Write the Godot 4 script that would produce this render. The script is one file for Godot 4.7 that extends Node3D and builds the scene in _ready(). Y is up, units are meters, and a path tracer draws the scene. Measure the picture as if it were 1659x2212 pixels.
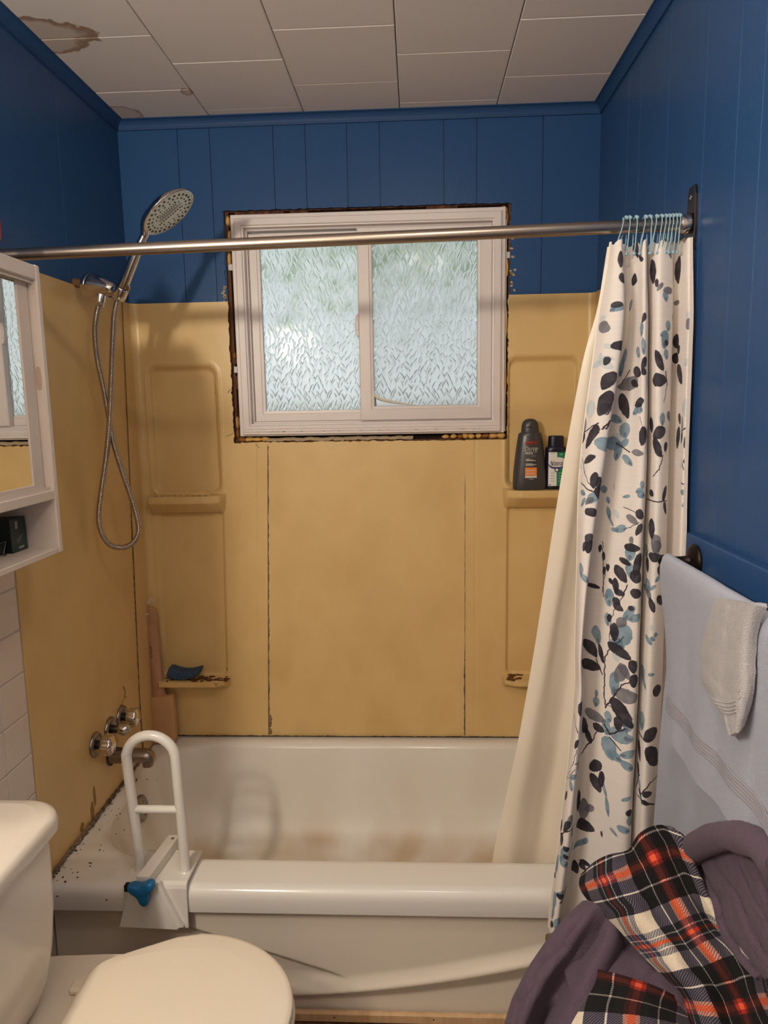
extends Node3D

# ---------------------------------------------------------------- camera, light, measured shapes
const CAM_AT := Vector3(0.94212, 1.54047, 2.38245)
const CAM_BASIS := Basis(Vector3(0.998842, -0.017134, -0.044953), Vector3(0.010223, 0.988682, -0.149679), Vector3(0.047008, 0.149046, 0.987712))
const EXPOSURE := 0.6
const SKY_ENERGY := 1.2
const VANITY := 0.92
const CEILING := 0.22
const LEAF_DARK := [199,14,33,20,70,223,31,27,9,30,190,75,22,20,20,47,41,30,9,90,49,79,19,9,80,352,61,44,26,85,371,85,17,13,60,480,55,50,20,90,397,0,11,9,90,642,10,11,9,90,652,51,33,15,90,652,82,26,11,110,535,99,11,7,20,42,133,13,11,10,240,160,21,13,130,431,160,22,11,70,51,218,21,17,40,401,212,11,9,90,480,206,27,20,80,491,224,18,13,90,643,218,11,9,90,652,206,19,13,90,37,248,15,8,90,42,289,33,15,100,215,271,32,19,20,242,254,28,15,120,242,271,17,13,20,207,295,26,14,20,381,248,45,18,60,381,289,43,25,3,480,242,24,20,30,502,277,44,20,60,536,254,39,14,60,537,295,28,19,5,178,342,54,24,60,42,336,46,15,97,227,336,30,17,160,28,407,48,15,110,3,413,25,11,110,242,407,36,23,100,352,384,30,15,80,381,401,41,23,160,377,431,45,21,55,405,431,19,11,100,502,413,44,18,100,28,455,25,13,140,42,499,31,8,90,49,507,27,8,85,51,528,27,10,70,44,568,21,15,30,358,532,17,13,20,405,532,32,12,110,409,564,28,10,70,242,576,23,18,35,242,609,26,13,120,364,609,39,24,85,381,670,45,18,5,227,650,37,16,0,211,683,26,11,20,242,687,49,19,105,240,712,30,24,30,242,749,28,19,10,203,712,39,19,50,194,741,31,12,80,203,754,20,13,10,46,642,25,14,100,44,625,21,12,95,38,642,19,9,100,148,749,20,8,20,153,662,15,4,90,161,679,18,6,80,165,712,18,6,90,173,704,15,6,90,182,733,13,7,60,199,775,18,13,40,203,787,22,13,30,186,816,16,9,90,231,783,13,10,0,199,845,38,16,85,151,894,41,18,60,148,934,43,24,10,211,885,49,20,28,173,902,38,9,75,352,691,29,11,80,397,699,20,13,80,377,775,33,16,55,401,766,24,14,60,240,913,27,18,80,244,945,27,19,90,223,1025,66,28,50,215,1051,30,16,90,173,1077,26,16,20,53,1005,31,22,80,127,1077,47,28,45,148,1103,33,14,60,389,1070,39,28,150,401,1123,56,30,55,352,1116,42,11,75,405,970,23,23,0,44,1084,20,9,110,68,1143,18,14,150,169,1169,33,23,140,173,1208,41,20,55,186,1195,36,12,90,352,1162,31,8,80,364,1208,17,7,60,389,1208,24,14,5,385,1228,26,8,20,21,1215,23,10,110,120,1254,51,25,80,151,1318,47,25,10,38,1280,31,14,120,10,1293,29,10,100,24,1318,26,17,90,252,1254,17,13,20,46,1332,17,10,20,47,1351,17,7,40,136,1422,33,18,60,161,1408,25,10,10,194,1323,12,4,80,10,1413,12,10,0,68,1451,42,11,155,49,1446,25,10,20,28,1522,18,13,130,156,1418,20,11,40,508,372,22,11,70,539,378,32,15,100,652,461,32,15,60,642,524,28,15,150,652,560,30,17,120,642,625,28,17,100,652,126,22,9,100,652,330,38,13,95]
const LEAF_GREY := [381,96,19,10,150,405,102,26,13,170,478,123,18,9,10,539,113,11,7,20,24,177,27,21,40,186,295,60,26,170,3,384,30,13,85,227,443,32,12,5,223,589,32,14,25,381,642,41,30,80,385,646,26,24,0,223,634,15,10,90,211,820,24,17,120,215,936,43,20,110,223,928,33,16,60,231,983,52,28,5,161,1051,51,21,15,145,1280,46,27,90,161,1274,24,15,150,47,1267,30,12,95,417,366,22,15,60,364,754,26,15,40,244,906,13,9,90,231,1044,20,11,120,652,68,22,10,100,44,348,21,12,90,38,544,17,8,120]
const LEAF_BLUE := [397,116,20,12,80,409,24,15,11,60,42,140,17,12,150,173,126,26,9,115,161,143,20,8,110,231,183,28,17,90,405,177,20,12,90,397,206,34,17,95,645,212,30,14,90,393,194,17,11,150,227,348,26,19,20,215,354,21,13,140,401,236,19,11,80,161,236,33,13,100,156,259,37,13,95,240,218,32,15,80,215,230,24,15,60,161,372,31,15,20,186,396,32,24,80,51,425,35,19,60,173,443,37,17,100,186,425,26,13,140,161,425,33,26,0,199,461,32,13,40,393,372,24,13,90,539,378,26,13,90,21,528,15,10,20,24,548,21,8,120,44,536,25,13,110,151,528,15,9,80,161,552,15,7,70,165,581,28,8,75,173,601,17,4,60,242,532,23,14,20,236,524,19,10,160,203,540,17,6,165,244,511,15,9,80,194,613,26,15,160,182,617,15,8,20,223,662,32,24,100,223,699,32,17,80,31,695,27,13,80,44,712,23,10,40,182,770,35,19,85,178,762,22,10,100,182,820,27,10,80,227,795,39,16,120,240,804,30,15,160,215,850,51,33,110,207,870,27,16,20,161,862,40,16,75,345,662,29,10,80,358,733,24,16,50,393,716,20,9,140,352,745,24,11,25,377,737,22,7,150,371,854,29,10,30,385,850,13,9,20,393,841,9,9,0,203,964,50,18,90,352,934,29,16,80,358,953,34,11,50,385,930,16,7,0,194,1044,23,14,70,236,1051,27,18,100,165,1018,21,14,90,165,998,16,7,90,223,1077,48,30,10,199,1116,49,28,70,211,1129,33,19,20,240,1116,35,16,160,240,1143,32,16,30,358,1044,39,21,90,190,1070,32,16,80,42,1162,21,10,150,40,1182,23,9,70,194,1215,36,6,70,203,1254,41,7,80,242,1221,21,8,160,256,1274,24,18,70,240,1293,29,14,20,219,1306,19,6,40,68,1300,29,17,60,139,1365,42,12,155,156,1356,17,11,120,82,1356,44,12,160,38,1346,31,17,100,14,1384,41,15,90,42,1365,36,14,30,28,1465,42,17,90,44,1441,25,11,150,47,1513,28,18,100,130,1551,24,10,140,28,1494,30,12,100,358,1188,24,9,60,371,1221,26,6,70]
const LEAF_PALE := [24,242,21,9,90,17,254,25,12,160,35,254,25,13,50,37,242,15,8,20,17,348,34,23,80,3,348,19,15,30,37,218,15,8,40,17,160,17,13,90,3,471,15,8,40,182,581,20,9,60,173,419,44,28,10,381,825,11,9,60,207,898,22,13,80]
const STEMS := [401,271,405,301,3,405,301,397,336,2,535,271,539,313,3,186,265,161,295,3,51,336,46,360,2,3,401,38,378,3,44,390,51,372,3,53,372,47,390,3,169,425,203,443,3,231,366,242,390,2,397,449,385,479,3,385,479,364,495,3,10,455,21,483,2,21,483,42,515,2,14,507,44,524,3,339,548,413,548,3,199,564,231,572,2,242,593,203,613,2,156,646,169,770,2,169,695,165,762,2,219,733,211,762,3,211,762,199,783,2,199,783,190,820,2,190,820,190,883,2,194,881,211,862,3,211,862,219,850,2,194,881,182,909,3,182,909,182,992,3,161,917,178,949,3,182,992,186,1018,3,186,1025,207,985,4,207,985,219,960,3,219,960,242,943,3,186,1018,207,1018,2,186,1064,199,1084,4,199,1084,231,1057,4,345,1077,381,1084,4,199,1090,223,1110,3,21,1025,46,1057,3,173,1077,161,1110,3,161,1110,130,1143,4,130,1143,46,1129,3,46,1097,40,1129,2,40,1129,10,1182,2,21,1175,46,1143,2,371,1208,397,1182,4,397,1182,426,1175,3,352,1221,381,1221,3,381,1221,413,1241,4,358,1169,345,1208,3,10,1313,46,1287,4,46,1287,82,1287,3,173,528,173,515,1,352,658,345,683,2]
const CURTAIN_Y := [1.872,1.702,1.406,1.202,0.994,0.887,0.559,0.322]
const CURTAIN_U := [0.000,0.035,0.053,0.127,0.156,0.199,0.240,0.261,0.313,0.377,0.417,0.463,0.480,0.535,0.542,0.585,0.642,0.652]
const CURTAIN_X := [1.354,1.331,1.301,1.296,1.294,1.293,1.264,1.239,1.360,1.347,1.315,1.300,1.293,1.293,1.266,1.242,1.373,1.377,1.343,1.316,1.299,1.301,1.280,1.255,1.378,1.382,1.345,1.321,1.311,1.324,1.309,1.286,1.393,1.402,1.375,1.360,1.347,1.345,1.333,1.316,1.410,1.416,1.405,1.393,1.380,1.379,1.366,1.353,1.420,1.421,1.425,1.418,1.415,1.411,1.400,1.394,1.428,1.434,1.440,1.435,1.431,1.430,1.421,1.418,1.437,1.447,1.452,1.449,1.445,1.444,1.433,1.432,1.451,1.450,1.457,1.455,1.449,1.447,1.441,1.441,1.481,1.485,1.487,1.486,1.484,1.482,1.475,1.476,1.493,1.501,1.504,1.505,1.503,1.501,1.494,1.494,1.504,1.509,1.512,1.512,1.511,1.509,1.503,1.503,1.507,1.509,1.510,1.506,1.503,1.502,1.498,1.500,1.512,1.512,1.512,1.512,1.512,1.511,1.508,1.510,1.512,1.512,1.512,1.512,1.512,1.512,1.512,1.512,1.512,1.512,1.512,1.512,1.512,1.512,1.512,1.512,1.512,1.512,1.512,1.512,1.512,1.512,1.512,1.512]
const CURTAIN_Z := [0.797,0.799,0.805,0.818,0.830,0.836,0.854,0.866,0.817,0.831,0.838,0.852,0.865,0.870,0.884,0.894,0.818,0.833,0.840,0.854,0.867,0.872,0.886,0.896,0.775,0.763,0.768,0.779,0.790,0.797,0.819,0.834,0.776,0.764,0.769,0.780,0.791,0.798,0.820,0.835,0.793,0.793,0.799,0.811,0.823,0.829,0.848,0.860,0.812,0.824,0.831,0.844,0.857,0.862,0.877,0.888,0.804,0.811,0.818,0.830,0.843,0.848,0.865,0.876,0.775,0.763,0.768,0.779,0.790,0.797,0.819,0.834,0.812,0.824,0.831,0.844,0.857,0.862,0.877,0.888,0.800,0.804,0.810,0.823,0.835,0.841,0.858,0.870,0.775,0.763,0.768,0.779,0.790,0.797,0.819,0.834,0.784,0.777,0.782,0.793,0.805,0.812,0.832,0.846,0.815,0.829,0.836,0.850,0.863,0.868,0.882,0.892,0.817,0.831,0.838,0.852,0.865,0.870,0.884,0.894,0.792,0.790,0.796,0.808,0.820,0.826,0.845,0.858,0.825,0.844,0.852,0.866,0.880,0.884,0.897,0.906,0.830,0.853,0.862,0.876,0.890,0.894,0.906,0.914]
const HOSE := [0.0769, 1.8202, 0.4150, 0.0686, 1.7853, 0.4200, 0.0649, 1.7417, 0.4250, 0.0672, 1.6733, 0.4250, 0.0761, 1.5979, 0.4200, 0.0833, 1.5149, 0.4150, 0.0890, 1.4435, 0.4100, 0.1136, 1.3519, 0.4150, 0.1358, 1.2796, 0.4200, 0.1492, 1.2137, 0.4250, 0.1429, 1.1803, 0.4250, 0.1197, 1.1563, 0.4250, 0.0860, 1.1488, 0.4200, 0.0570, 1.1599, 0.4200, 0.0380, 1.1937, 0.4200, 0.0336, 1.2407, 0.4200, 0.0474, 1.3137, 0.4200, 0.0678, 1.4053, 0.4200, 0.0867, 1.5022, 0.4250, 0.1001, 1.6100, 0.4250, 0.1095, 1.7102, 0.4200, 0.1177, 1.7846, 0.4170, 0.1256, 1.8162, 0.4180, 0.1345, 1.8377, 0.4200]
const HANDLE := [0.2320, 1.9974, 0.4520, 0.2117, 1.9651, 0.4470, 0.1901, 1.9304, 0.4400, 0.1648, 1.8871, 0.4320, 0.1471, 1.8585, 0.4250, 0.1361, 1.8425, 0.4200]
const HEAD_AT := [0.2978,2.0494,0.4500]
const HEAD_N := [0.6260,-0.7793,0.0280]
const HEAD_M := [0.7864,0.6093,-0.1017]
const PLAID_A := [[1.2484, 0.6504, 1.1350, 1.2709, 0.7195, 1.1820, 1.3218, 0.7209, 1.1640, 1.3363, 0.7770, 1.1920, 1.3811, 0.7749, 1.1680, 1.4064, 0.7712, 1.1900, 1.4460, 0.6984, 1.1478], [1.2423, 0.6408, 1.1550, 1.2811, 0.7035, 1.2020, 1.3328, 0.7126, 1.1840, 1.3527, 0.7538, 1.2120, 1.3919, 0.7471, 1.1880, 1.4122, 0.7496, 1.2100, 1.4460, 0.6885, 1.1776], [1.2529, 0.6313, 1.1800, 1.2968, 0.6813, 1.2270, 1.3481, 0.6869, 1.2090, 1.3680, 0.7209, 1.2370, 1.4046, 0.7159, 1.2130, 1.4240, 0.7204, 1.2350, 1.4460, 0.6747, 1.2149], [1.2902, 0.6127, 1.2150, 1.3190, 0.6597, 1.2620, 1.3642, 0.6597, 1.2440, 1.3802, 0.6948, 1.2720, 1.4167, 0.6858, 1.2480, 1.4310, 0.6942, 1.2700, 1.4460, 0.6618, 1.2617], [1.3253, 0.5876, 1.2500, 1.3435, 0.6339, 1.2970, 1.3845, 0.6283, 1.2790, 1.3989, 0.6656, 1.3070, 1.4353, 0.6570, 1.2830, 1.4429, 0.6682, 1.3050, 1.4460, 0.6553, 1.3169], [1.3519, 0.5783, 1.2900, 1.3659, 0.6204, 1.3370, 1.4043, 0.6113, 1.3190, 1.4205, 0.6471, 1.3470, 1.4460, 0.6675, 1.3603, 1.4460, 0.7020, 1.4092, 1.4460, 0.7127, 1.4430], [1.3727, 0.5672, 1.3250, 1.3854, 0.6030, 1.3720, 1.4244, 0.5871, 1.3540, 1.4390, 0.6218, 1.3820, 1.4460, 0.6720, 1.4274, 1.4460, 0.7234, 1.4870, 1.4460, 0.7502, 1.5308], [1.3603, 0.5449, 1.3850, 1.3783, 0.5850, 1.4320, 1.4209, 0.5679, 1.4140, 1.4366, 0.6046, 1.4420, 1.4460, 0.6653, 1.4946, 1.4460, 0.7268, 1.5559, 1.4460, 0.7574, 1.5930]]
const PLAID_B := [[1.2343, 0.6039, 1.3150, 1.2629, 0.6084, 1.3290, 1.2973, 0.6046, 1.3390, 1.3311, 0.5939, 1.3430, 1.3708, 0.5594, 1.3250], [1.2252, 0.5987, 1.3400, 1.2524, 0.6054, 1.3540, 1.2860, 0.6038, 1.3640, 1.3212, 0.5952, 1.3680, 1.3653, 0.5608, 1.3500], [1.1979, 0.5928, 1.3750, 1.2322, 0.6045, 1.3890, 1.2695, 0.6093, 1.3990, 1.3091, 0.6037, 1.4030, 1.3590, 0.5737, 1.3850], [1.1710, 0.5851, 1.4100, 1.2127, 0.6001, 1.4240, 1.2577, 0.6088, 1.4340, 1.3005, 0.6085, 1.4380, 1.3523, 0.5840, 1.4200], [1.1511, 0.5747, 1.4400, 1.1986, 0.5906, 1.4540, 1.2456, 0.6023, 1.4640, 1.2938, 0.6040, 1.4680, 1.3477, 0.5830, 1.4500]]
const ROBE_LEFT := [[1.2445, 0.6188, 1.1700, 1.2562, 0.6401, 1.2000, 1.2776, 0.6258, 1.2050, 1.2921, 0.6036, 1.2150, 1.3143, 0.5590, 1.2000, 1.3427, 0.5688, 1.2350, 1.3781, 0.5615, 1.2500, 1.4189, 0.5397, 1.2500], [1.2140, 0.5928, 1.1800, 1.2293, 0.6144, 1.2150, 1.2603, 0.5949, 1.2050, 1.2790, 0.5876, 1.2350, 1.3047, 0.5434, 1.2150, 1.3308, 0.5692, 1.2600, 1.3673, 0.5698, 1.2800, 1.4071, 0.5485, 1.2800], [1.1822, 0.5575, 1.1900, 1.2000, 0.5795, 1.2250, 1.2348, 0.5522, 1.2050, 1.2550, 0.5677, 1.2550, 1.2940, 0.5234, 1.2350, 1.3206, 0.5687, 1.2850, 1.3586, 0.5701, 1.3050, 1.3953, 0.5581, 1.3100], [1.1523, 0.5177, 1.2000, 1.1673, 0.5433, 1.2450, 1.2035, 0.5082, 1.2150, 1.2273, 0.5460, 1.2800, 1.2779, 0.5227, 1.2700, 1.3115, 0.5648, 1.3100, 1.3498, 0.5713, 1.3300, 1.3878, 0.5551, 1.3300], [1.1284, 0.4875, 1.2150, 1.1409, 0.5129, 1.2600, 1.1774, 0.4645, 1.2250, 1.2050, 0.5128, 1.2950, 1.2531, 0.5147, 1.3050, 1.2985, 0.5442, 1.3300, 1.3435, 0.5560, 1.3500, 1.3806, 0.5485, 1.3500], [1.1122, 0.4581, 1.2250, 1.1228, 0.4825, 1.2750, 1.1595, 0.4260, 1.2350, 1.1869, 0.4804, 1.3100, 1.2334, 0.4895, 1.3250, 1.2858, 0.5203, 1.3500, 1.3373, 0.5375, 1.3700, 1.3736, 0.5343, 1.3700], [1.0978, 0.4196, 1.2350, 1.1082, 0.4464, 1.2900, 1.1459, 0.3911, 1.2500, 1.1740, 0.4427, 1.3200, 1.2192, 0.4561, 1.3400, 1.2751, 0.4882, 1.3650, 1.3332, 0.5108, 1.3850, 1.3690, 0.5119, 1.3850]]
const ROBE_COLLAR := [1.4250, 0.7272, 1.1848, 1.4250, 0.7665, 1.2163, 1.4250, 0.8213, 1.2783, 1.4250, 0.8680, 1.3422, 1.4250, 0.8992, 1.4003, 1.4250, 0.9115, 1.4436, 1.4250, 0.9187, 1.4912]
const ROBE_RIGHT := [[1.4440, 0.6935, 1.1379, 1.4440, 0.7498, 1.2004, 1.4440, 0.8000, 1.2622, 1.4440, 0.8457, 1.3307, 1.4440, 0.8724, 1.3987, 1.4440, 0.8928, 1.4689, 1.4440, 0.9168, 1.5554], [1.4440, 0.6849, 1.1981, 1.4440, 0.7305, 1.2523, 1.4440, 0.7784, 1.3093, 1.4440, 0.8173, 1.3690, 1.4440, 0.8352, 1.4244, 1.4440, 0.8546, 1.4920, 1.4440, 0.8780, 1.5706], [1.4440, 0.6824, 1.2487, 1.4440, 0.7301, 1.2946, 1.4440, 0.7753, 1.3494, 1.4440, 0.8023, 1.4006, 1.4440, 0.8219, 1.4592, 1.4440, 0.8405, 1.5171, 1.4440, 0.8599, 1.5829], [1.4440, 0.6670, 1.2845, 1.4440, 0.7213, 1.3368, 1.4440, 0.7662, 1.3935, 1.4440, 0.7932, 1.4460, 1.4440, 0.8108, 1.4978, 1.4440, 0.8294, 1.5514, 1.4440, 0.8517, 1.6123], [1.4440, 0.6576, 1.3247, 1.4440, 0.7104, 1.3796, 1.4440, 0.7565, 1.4373, 1.4440, 0.7826, 1.4894, 1.4440, 0.8018, 1.5389, 1.4440, 0.8202, 1.5881, 1.4440, 0.8386, 1.6406], [1.4440, 0.6845, 1.4158, 1.4440, 0.7319, 1.4645, 1.4440, 0.7700, 1.5149, 1.4440, 0.7936, 1.5593, 1.4440, 0.8124, 1.6036, 1.4440, 0.8290, 1.6461, 1.4440, 0.8474, 1.6878]]
const CLOTH := [[1.4280, 1.2251, 1.2490, 1.4200, 1.2382, 1.3068, 1.4220, 1.2447, 1.3403, 1.4160, 1.2563, 1.3911, 1.4260, 1.2555, 1.4022], [1.4280, 1.1896, 1.2208, 1.4200, 1.2061, 1.2878, 1.4220, 1.2163, 1.3333, 1.4160, 1.2316, 1.3831, 1.4260, 1.2285, 1.3841], [1.4280, 1.1434, 1.2018, 1.4200, 1.1608, 1.2764, 1.4220, 1.1756, 1.3261, 1.4160, 1.1951, 1.3764, 1.4260, 1.1954, 1.3772], [1.4280, 1.0948, 1.1921, 1.4200, 1.1139, 1.2682, 1.4220, 1.1344, 1.3218, 1.4160, 1.1577, 1.3753, 1.4260, 1.1631, 1.3786], [1.4280, 1.0669, 1.2016, 1.4200, 1.0849, 1.2737, 1.4220, 1.1040, 1.3256, 1.4160, 1.1296, 1.3789, 1.4260, 1.1367, 1.3791], [1.4280, 1.0540, 1.2341, 1.4200, 1.0676, 1.2951, 1.4220, 1.0805, 1.3350, 1.4160, 1.1049, 1.3792, 1.4260, 1.1144, 1.3762], [1.4280, 1.0463, 1.2716, 1.4200, 1.0559, 1.3202, 1.4220, 1.0615, 1.3438, 1.4160, 1.0835, 1.3790, 1.4260, 1.0932, 1.3687], [1.4280, 1.0318, 1.3111, 1.4200, 1.0375, 1.3419, 1.4220, 1.0370, 1.3500, 1.4160, 1.0558, 1.3736, 1.4260, 1.0669, 1.3587]]

# ---------------------------------------------------------------- helpers
var M := {}
var taken := {}
var rng := RandomNumberGenerator.new()
var nz := FastNoiseLite.new()
const W := 1.52
const H := 2.448
const D := 3.05

class MB:
	var v := PackedVector3Array()
	var n := PackedVector3Array()
	var t := PackedVector2Array()
	var c := PackedColorArray()
	var ix := PackedInt32Array()
	var tinted := false

	# rows: Array of PackedVector3Array of equal length; one smooth group
	func patch(rows: Array, wrap := false, uvs: Array = [], cols: Array = []) -> void:
		var nu := rows.size()
		var nv: int = rows[0].size()
		var b := v.size()
		var nn := PackedVector3Array()
		nn.resize(nu * nv)
		for r in nu:
			v.append_array(rows[r])
		for r in nu - 1:
			for k in nv - 1:
				var i0 := r * nv + k
				var i1 := i0 + nv
				var p := v[b + i0]
				var q := v[b + i1]
				var s := v[b + i1 + 1]
				var w := v[b + i0 + 1]
				var f := (s - p).cross(w - q)
				nn[i0] += f
				nn[i1] += f
				nn[i1 + 1] += f
				nn[i0 + 1] += f
				ix.append_array(PackedInt32Array([b + i0, b + i1, b + i1 + 1, b + i0, b + i1 + 1, b + i0 + 1]))
		if wrap:
			for r in nu:
				var m := nn[r * nv] + nn[r * nv + nv - 1]
				nn[r * nv] = m
				nn[r * nv + nv - 1] = m
		for r in nu:
			for k in nv:
				var f := nn[r * nv + k]
				n.append(f.normalized() if f.length_squared() > 1e-30 else Vector3.UP)
				t.append(uvs[r][k] if uvs.size() else Vector2(float(k) / (nv - 1), float(r) / (nu - 1)))
				c.append(cols[r][k] if cols.size() else Color.WHITE)
		if cols.size():
			tinted = true

	func tri(a: Vector3, b: Vector3, d: Vector3) -> void:
		var f := (b - a).cross(d - a).normalized()
		var i := v.size()
		for p in [a, b, d]:
			v.append(p)
			n.append(f)
			t.append(Vector2(p.x + p.z, p.y))
			c.append(Color.WHITE)
		ix.append_array(PackedInt32Array([i, i + 1, i + 2]))

	func quad(a: Vector3, b: Vector3, d: Vector3, e: Vector3, uv: Array = []) -> void:
		var f := (d - a).cross(e - b).normalized()
		var i := v.size()
		var k := 0
		for p in [a, b, d, e]:
			v.append(p)
			n.append(f)
			t.append(uv[k] if uv.size() else Vector2(p.x + p.z, p.y))
			c.append(Color.WHITE)
			k += 1
		ix.append_array(PackedInt32Array([i, i + 1, i + 2, i, i + 2, i + 3]))

	func fan(ring: PackedVector3Array, rev := false) -> void:
		var m := Vector3.ZERO
		var cnt := ring.size() - 1
		for k in cnt:
			m += ring[k]
		m /= cnt
		for k in cnt:
			if rev:
				tri(m, ring[k + 1], ring[k])
			else:
				tri(m, ring[k], ring[k + 1])

	func mesh(solid := true) -> ArrayMesh:
		var vol := 0.0
		if solid:
			var o := v[0]
			for k in range(0, ix.size(), 3):
				vol += (v[ix[k]] - o).dot((v[ix[k + 1]] - o).cross(v[ix[k + 2]] - o))
		if vol >= 0.0:   # counter-clockwise outward: Godot wants clockwise
			for k in range(0, ix.size(), 3):
				var s := ix[k + 1]
				ix[k + 1] = ix[k + 2]
				ix[k + 2] = s
		else:
			for k in n.size():
				n[k] = -n[k]
		var a := []
		a.resize(Mesh.ARRAY_MAX)
		a[Mesh.ARRAY_VERTEX] = v
		a[Mesh.ARRAY_NORMAL] = n
		a[Mesh.ARRAY_TEX_UV] = t
		if tinted:
			a[Mesh.ARRAY_COLOR] = c
		a[Mesh.ARRAY_INDEX] = ix
		var m := ArrayMesh.new()
		m.add_surface_from_arrays(Mesh.PRIMITIVE_TRIANGLES, a)
		return m

	# chamfered box about centre p, half sizes h
	func box(p: Vector3, s: Vector3, r := 0.0, b := Basis.IDENTITY) -> void:
		var h := s * 0.5
		r = minf(r, minf(h.x, minf(h.y, h.z)) * 0.95)
		if r <= 0.0:
			for ax in 3:
				for sg in [-1.0, 1.0]:
					var q := []
					for k in [[-1, -1], [1, -1], [1, 1], [-1, 1]]:
						var e := Vector3.ZERO
						e[ax] = sg * h[ax]
						e[(ax + 1) % 3] = k[0] * h[(ax + 1) % 3] * sg
						e[(ax + 2) % 3] = k[1] * h[(ax + 2) % 3]
						q.append(p + b * e)
					quad(q[0], q[1], q[2], q[3])
			return
		var at := func(sx, sy, sz, ax) -> Vector3:
			var e := Vector3(sx * (h.x - r), sy * (h.y - r), sz * (h.z - r))
			e[ax] += [sx, sy, sz][ax] * r
			return p + b * e
		for ax in 3:
			for sg in [-1, 1]:
				var q := []
				for k in [[-1, -1], [1, -1], [1, 1], [-1, 1]]:
					var e := [0, 0, 0]
					e[ax] = sg
					e[(ax + 1) % 3] = k[0] * sg
					e[(ax + 2) % 3] = k[1]
					q.append(at.call(e[0], e[1], e[2], ax))
				quad(q[0], q[1], q[2], q[3])
		for ax in 3:   # edges along ax
			var a1 := (ax + 1) % 3
			var a2 := (ax + 2) % 3
			for s1 in [-1, 1]:
				for s2 in [-1, 1]:
					var lo := [0, 0, 0]
					lo[a1] = s1
					lo[a2] = s2
					var hi := lo.duplicate()
					lo[ax] = -1
					hi[ax] = 1
					var A: Vector3 = at.call(lo[0], lo[1], lo[2], a1)
					var B: Vector3 = at.call(hi[0], hi[1], hi[2], a1)
					var C: Vector3 = at.call(hi[0], hi[1], hi[2], a2)
					var E: Vector3 = at.call(lo[0], lo[1], lo[2], a2)
					if s1 * s2 > 0:
						quad(A, E, C, B)
					else:
						quad(A, B, C, E)
		for sx in [-1, 1]:
			for sy in [-1, 1]:
				for sz in [-1, 1]:
					var A: Vector3 = at.call(sx, sy, sz, 0)
					var B: Vector3 = at.call(sx, sy, sz, 1)
					var C: Vector3 = at.call(sx, sy, sz, 2)
					if sx * sy * sz > 0:
						tri(A, B, C)
					else:
						tri(A, C, B)

	func slab(x0, x1, y0, y1, z0, z1, r := 0.0) -> void:
		box(Vector3(x0 + x1, y0 + y1, z0 + z1) * 0.5, Vector3(absf(x1 - x0), absf(y1 - y0), absf(z1 - z0)), r)

	func tube(pts: PackedVector3Array, rad, seg := 10, caps := true) -> void:
		var rows := []
		var up := Vector3.UP
		var cnt := pts.size()
		var t0 := (pts[1] - pts[0]).normalized()
		if absf(t0.dot(up)) > 0.9:
			up = Vector3.RIGHT
		var s := t0.cross(up).normalized()
		for i in cnt:
			var d := (pts[mini(i + 1, cnt - 1)] - pts[maxi(i - 1, 0)]).normalized()
			s = (s - d * s.dot(d)).normalized()
			var u := d.cross(s)
			var r: float = rad if rad is float else rad[i]
			var ring := PackedVector3Array()
			for k in seg + 1:
				var a := TAU * (k % seg) / seg
				ring.append(pts[i] + (s * cos(a) + u * sin(a)) * r)
			rows.append(ring)
		patch(rows, true)
		if caps:
			fan(rows[0], false)
			fan(rows[cnt - 1], true)

	# profile of (radius, height) turned about local y of x
	func lathe(prof: Array, x: Transform3D, seg := 24) -> void:
		var rows := []
		for i in prof.size():
			var ring := PackedVector3Array()
			for k in seg + 1:
				var a := TAU * (k % seg) / seg
				ring.append(x * Vector3(prof[i].x * cos(a), prof[i].y, -prof[i].x * sin(a)))
			if i > 0 and prof[i].is_equal_approx(prof[i - 1]):
				if rows.size() > 1:
					patch(rows, true)
				rows = []
			rows.append(ring)
		if rows.size() > 1:
			patch(rows, true)

	func loft(rings: Array, cap0 := true, cap1 := true, cols: Array = []) -> void:
		patch(rings, true, [], cols)
		if cap0:
			fan(rings[0], false)
		if cap1:
			fan(rings[rings.size() - 1], true)

	# polygon in the local xy plane of x, from local z 0 to h, edges eased by e
	func prism(poly: PackedVector2Array, x: Transform3D, h: float, e := 0.0) -> void:
		var p := poly.duplicate()
		if not Geometry2D.is_polygon_clockwise(p):
			pass
		else:
			p.reverse()
		var top := p
		if e > 0.0:
			var o := Geometry2D.offset_polygon(p, -e, Geometry2D.JOIN_MITER)
			if o.size() == 1 and o[0].size() == p.size():
				var q: PackedVector2Array = o[0]
				if Geometry2D.is_polygon_clockwise(q):
					q.reverse()
				var best := 0
				for k in q.size():
					if q[k].distance_to(p[0]) < q[best].distance_to(p[0]):
						best = k
				top = PackedVector2Array()
				for k in q.size():
					top.append(q[(best + k) % q.size()])
			else:
				e = 0.0
		var id := Geometry2D.triangulate_polygon(top)
		for k in range(0, id.size(), 3):
			var a := top[id[k]]
			var b := top[id[k + 1]]
			var d := top[id[k + 2]]
			if (b - a).cross(d - a) < 0.0:
				var s := b
				b = d
				d = s
			tri(x * Vector3(a.x, a.y, h), x * Vector3(b.x, b.y, h), x * Vector3(d.x, d.y, h))
		id = Geometry2D.triangulate_polygon(p)
		for k in range(0, id.size(), 3):
			var a := p[id[k]]
			var b := p[id[k + 1]]
			var d := p[id[k + 2]]
			if (b - a).cross(d - a) > 0.0:
				var s := b
				b = d
				d = s
			tri(x * Vector3(a.x, a.y, 0), x * Vector3(b.x, b.y, 0), x * Vector3(d.x, d.y, 0))
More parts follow.
